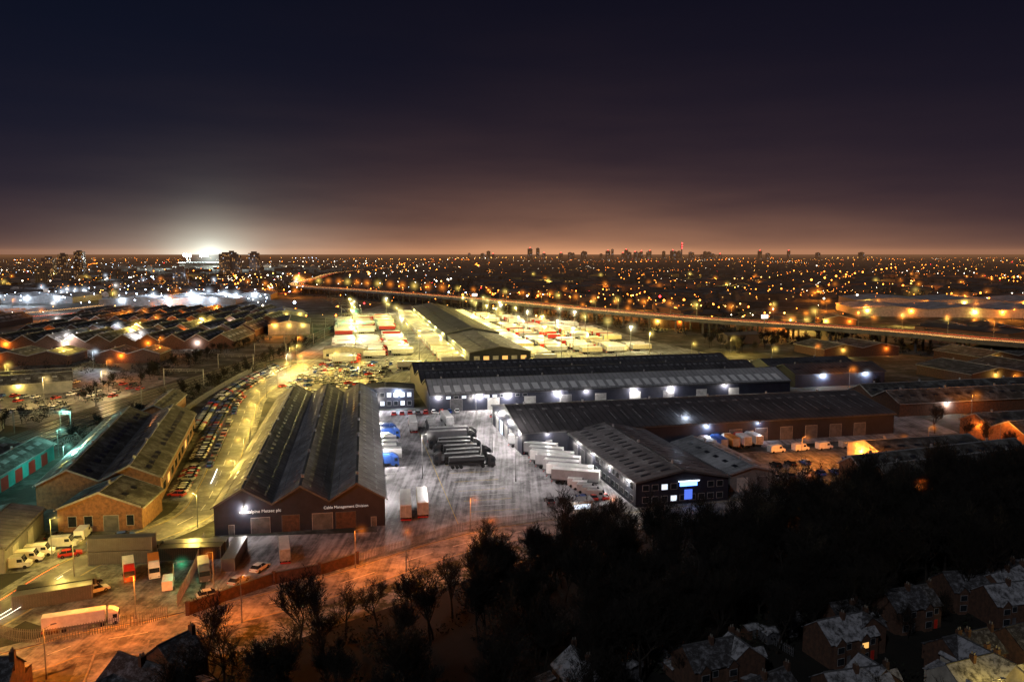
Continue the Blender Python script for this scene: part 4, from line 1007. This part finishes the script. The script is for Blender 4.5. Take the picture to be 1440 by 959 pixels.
row(14, 98, .36, 7); row(30, 92, .36, 5); row(58, 98, .36, 3, lit=.2, wallm=M_render); row(50, 116, .3, 5); row(74, 127, .3, 3); row(40, 105, .36, 2)
house(-54, 98, rad(-28), n=2, roofm=M_slate, sc_=.85); house(-45, 101, rad(60), n=1, roofm=M_slate, name='detached_house', sc_=.85); house(-75, 94, rad(15), n=2, roofm=M_slate, lit=.2, sc_=.85)
lamp(61, 96, 6, YEL, 900, .24); lamp(70, 99.5, 6, YEL, 1100, .24)
def shed(x, y, a):
    e = empty('garden_shed', (x, y, 0), a); e.scale = (.8, .8, .8); m = MB(); m.box(-1.5, -1.1, 0, 1.5, 1.1, 2.0, P_grey if R.random() < .5 else M_brickd); m.box(-.4, -1.15, .05, .4, -1.103, 1.8, M_door); m.obj('walls', e)
    m = MB(); 
    for s in (-1, 1):
        P = [(-1.7, s * 1.3, 1.95), (1.7, s * 1.3, 1.95), (1.7, 0, 2.5), (-1.7, 0, 2.5)]; m.hexa(P + [(u, v, w + .1) for u, v, w in P], M_slates)
    m.obj('roof', e)
for i in range(60):
    x = R.uniform(10, 100); y = 96 + (x - 14) * .40 + R.uniform(8, 16)
    shed(x, y, .36 + R.choice((0, 1.57)))
for k in range(7): 
    x0, y0 = 18 + k * 12, 104 + k * 4.6; fence([(x0, y0), (x0 - 4, y0 + 9)], 1.5, M_door, 'garden_fence')

# ------------------------------------------------------------------ self-glowing volume put in for town light scattered by hazy air
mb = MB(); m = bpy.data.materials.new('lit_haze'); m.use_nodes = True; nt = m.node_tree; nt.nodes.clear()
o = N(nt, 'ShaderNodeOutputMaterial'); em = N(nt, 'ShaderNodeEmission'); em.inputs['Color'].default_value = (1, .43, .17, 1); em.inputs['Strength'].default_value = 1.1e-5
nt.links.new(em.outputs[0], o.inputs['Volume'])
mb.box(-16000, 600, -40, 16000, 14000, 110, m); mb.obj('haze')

# ------------------------------------------------------------------ sky
w = bpy.data.worlds.new('World'); sc.world = w; w.use_nodes = True; nt = w.node_tree; nt.nodes.clear()
out = N(nt, 'ShaderNodeOutputWorld')
def M(op, a, b=None):
    n = N(nt, 'ShaderNodeMath', operation=op)
    for i, q in enumerate((a, b)):
        if q is None: continue
        if isinstance(q, (int, float)): n.inputs[i].default_value = q
        else: nt.links.new(q, n.inputs[i])
    return n.outputs[0]
tc = N(nt, 'ShaderNodeTexCoord'); sx = N(nt, 'ShaderNodeSeparateXYZ'); nt.links.new(tc.outputs['Generated'], sx.inputs[0])
X, Y, Z = sx.outputs; Zc = M('MAXIMUM', Z, 0.0)
hyp = M('SQRT', M('ADD', M('ADD', M('MULTIPLY', X, X), M('MULTIPLY', Y, Y)), 1e-5)); az = M('DIVIDE', X, hyp)
front = M('MAXIMUM', M('DIVIDE', Y, hyp), 0.15)
def gauss(c, s): 
    q = M('DIVIDE', M('SUBTRACT', az, c), s); return M('EXPONENT', M('MULTIPLY', M('MULTIPLY', q, q), -1))
def fall(s): return M('EXPONENT', M('MULTIPLY', Zc, -1.0 / s))
cn = N(nt, 'ShaderNodeTexNoise'); cn.inputs['Scale'].default_value = 3.0; cn.inputs['Detail'].default_value = 5
mp = N(nt, 'ShaderNodeMapping'); mp.inputs['Scale'].default_value = (1, 1, 7); nt.links.new(tc.outputs['Generated'], mp.inputs[0]); nt.links.new(mp.outputs[0], cn.inputs['Vector'])
cl = M('ADD', M('MULTIPLY', cn.outputs['Fac'], 1.5), 0.25)
def tint(fac, col):
    n = N(nt, 'ShaderNodeVectorMath', operation='SCALE'); n.inputs[0].default_value = col; nt.links.new(fac, n.inputs['Scale']); return n.outputs[0]
def addv(a, b):
    n = N(nt, 'ShaderNodeVectorMath', operation='ADD'); nt.links.new(a, n.inputs[0]); nt.links.new(b, n.inputs[1]); return n.outputs[0]
g1 = M('MULTIPLY', M('ADD', M('MULTIPLY', gauss(.05, .36), .88), .12), front)
t = tint(M('MULTIPLY', M('MULTIPLY', fall(.03), g1), cl), (.40, .18, .065))
t = addv(t, tint(M('MULTIPLY', M('MULTIPLY', fall(.075), M('ADD', M('MULTIPLY', g1, .75), .25)), cl), (.095, .050, .038)))
t = addv(t, tint(M('MULTIPLY', fall(.17), M('ADD', M('MULTIPLY', gauss(.3, .5), .65), .35)), (.015, .009, .015)))
t = addv(t, tint(fall(.7), (.0018, .0036, .0120)))
t = addv(t, tint(M('MULTIPLY', fall(.3), gauss(-.5, .35)), (.001, .0035, .009)))
t = addv(t, tint(M('MULTIPLY', M('MULTIPLY', gauss(-.353, .04), fall(.017)), front), (.75, .85, .72)))
t = addv(t, tint(M('MULTIPLY', M('MULTIPLY', M('MULTIPLY', gauss(-.34, .13), fall(.035)), front), cl), (.20, .20, .16)))
bg = N(nt, 'ShaderNodeBackground'); bg.inputs['Strength'].default_value = 1.0; nt.links.new(t, bg.inputs['Color'])
sky = N(nt, 'ShaderNodeTexSky', sky_type='NISHITA'); sky.sun_disc = False; sky.sun_elevation = rad(40); sky.sun_rotation = rad(150)
bg2 = N(nt, 'ShaderNodeBackground'); bg2.inputs['Strength'].default_value = 0.00015; nt.links.new(sky.outputs[0], bg2.inputs['Color'])
ad = N(nt, 'ShaderNodeAddShader'); nt.links.new(bg.outputs[0], ad.inputs[0]); nt.links.new(bg2.outputs[0], ad.inputs[1]); nt.links.new(ad.outputs[0], out.inputs['Surface'])
s = bpy.data.lights.new('moon', 'SUN'); s.energy = 0.58; s.angle = rad(.5); s.color = (.93, .94, 1.0)
so = bpy.data.objects.new('moon', s); COL.objects.link(so); so.rotation_euler = (rad(50), 0, rad(-30))

c = bpy.data.cameras.new('camera'); c.lens = 28; c.sensor_width = 36; c.clip_end = 60000; c.clip_start = .5
co = bpy.data.objects.new('camera', c); COL.objects.link(co); co.location = (0, 0, 60); co.rotation_euler = (rad(90 - 6.3), 0, 0)
sc.camera = co
print('OBJ', len(bpy.data.objects), 'LIGHTS', sum(1 for o in bpy.data.objects if o.type == 'LIGHT'), 'MIST', HALOS[0])
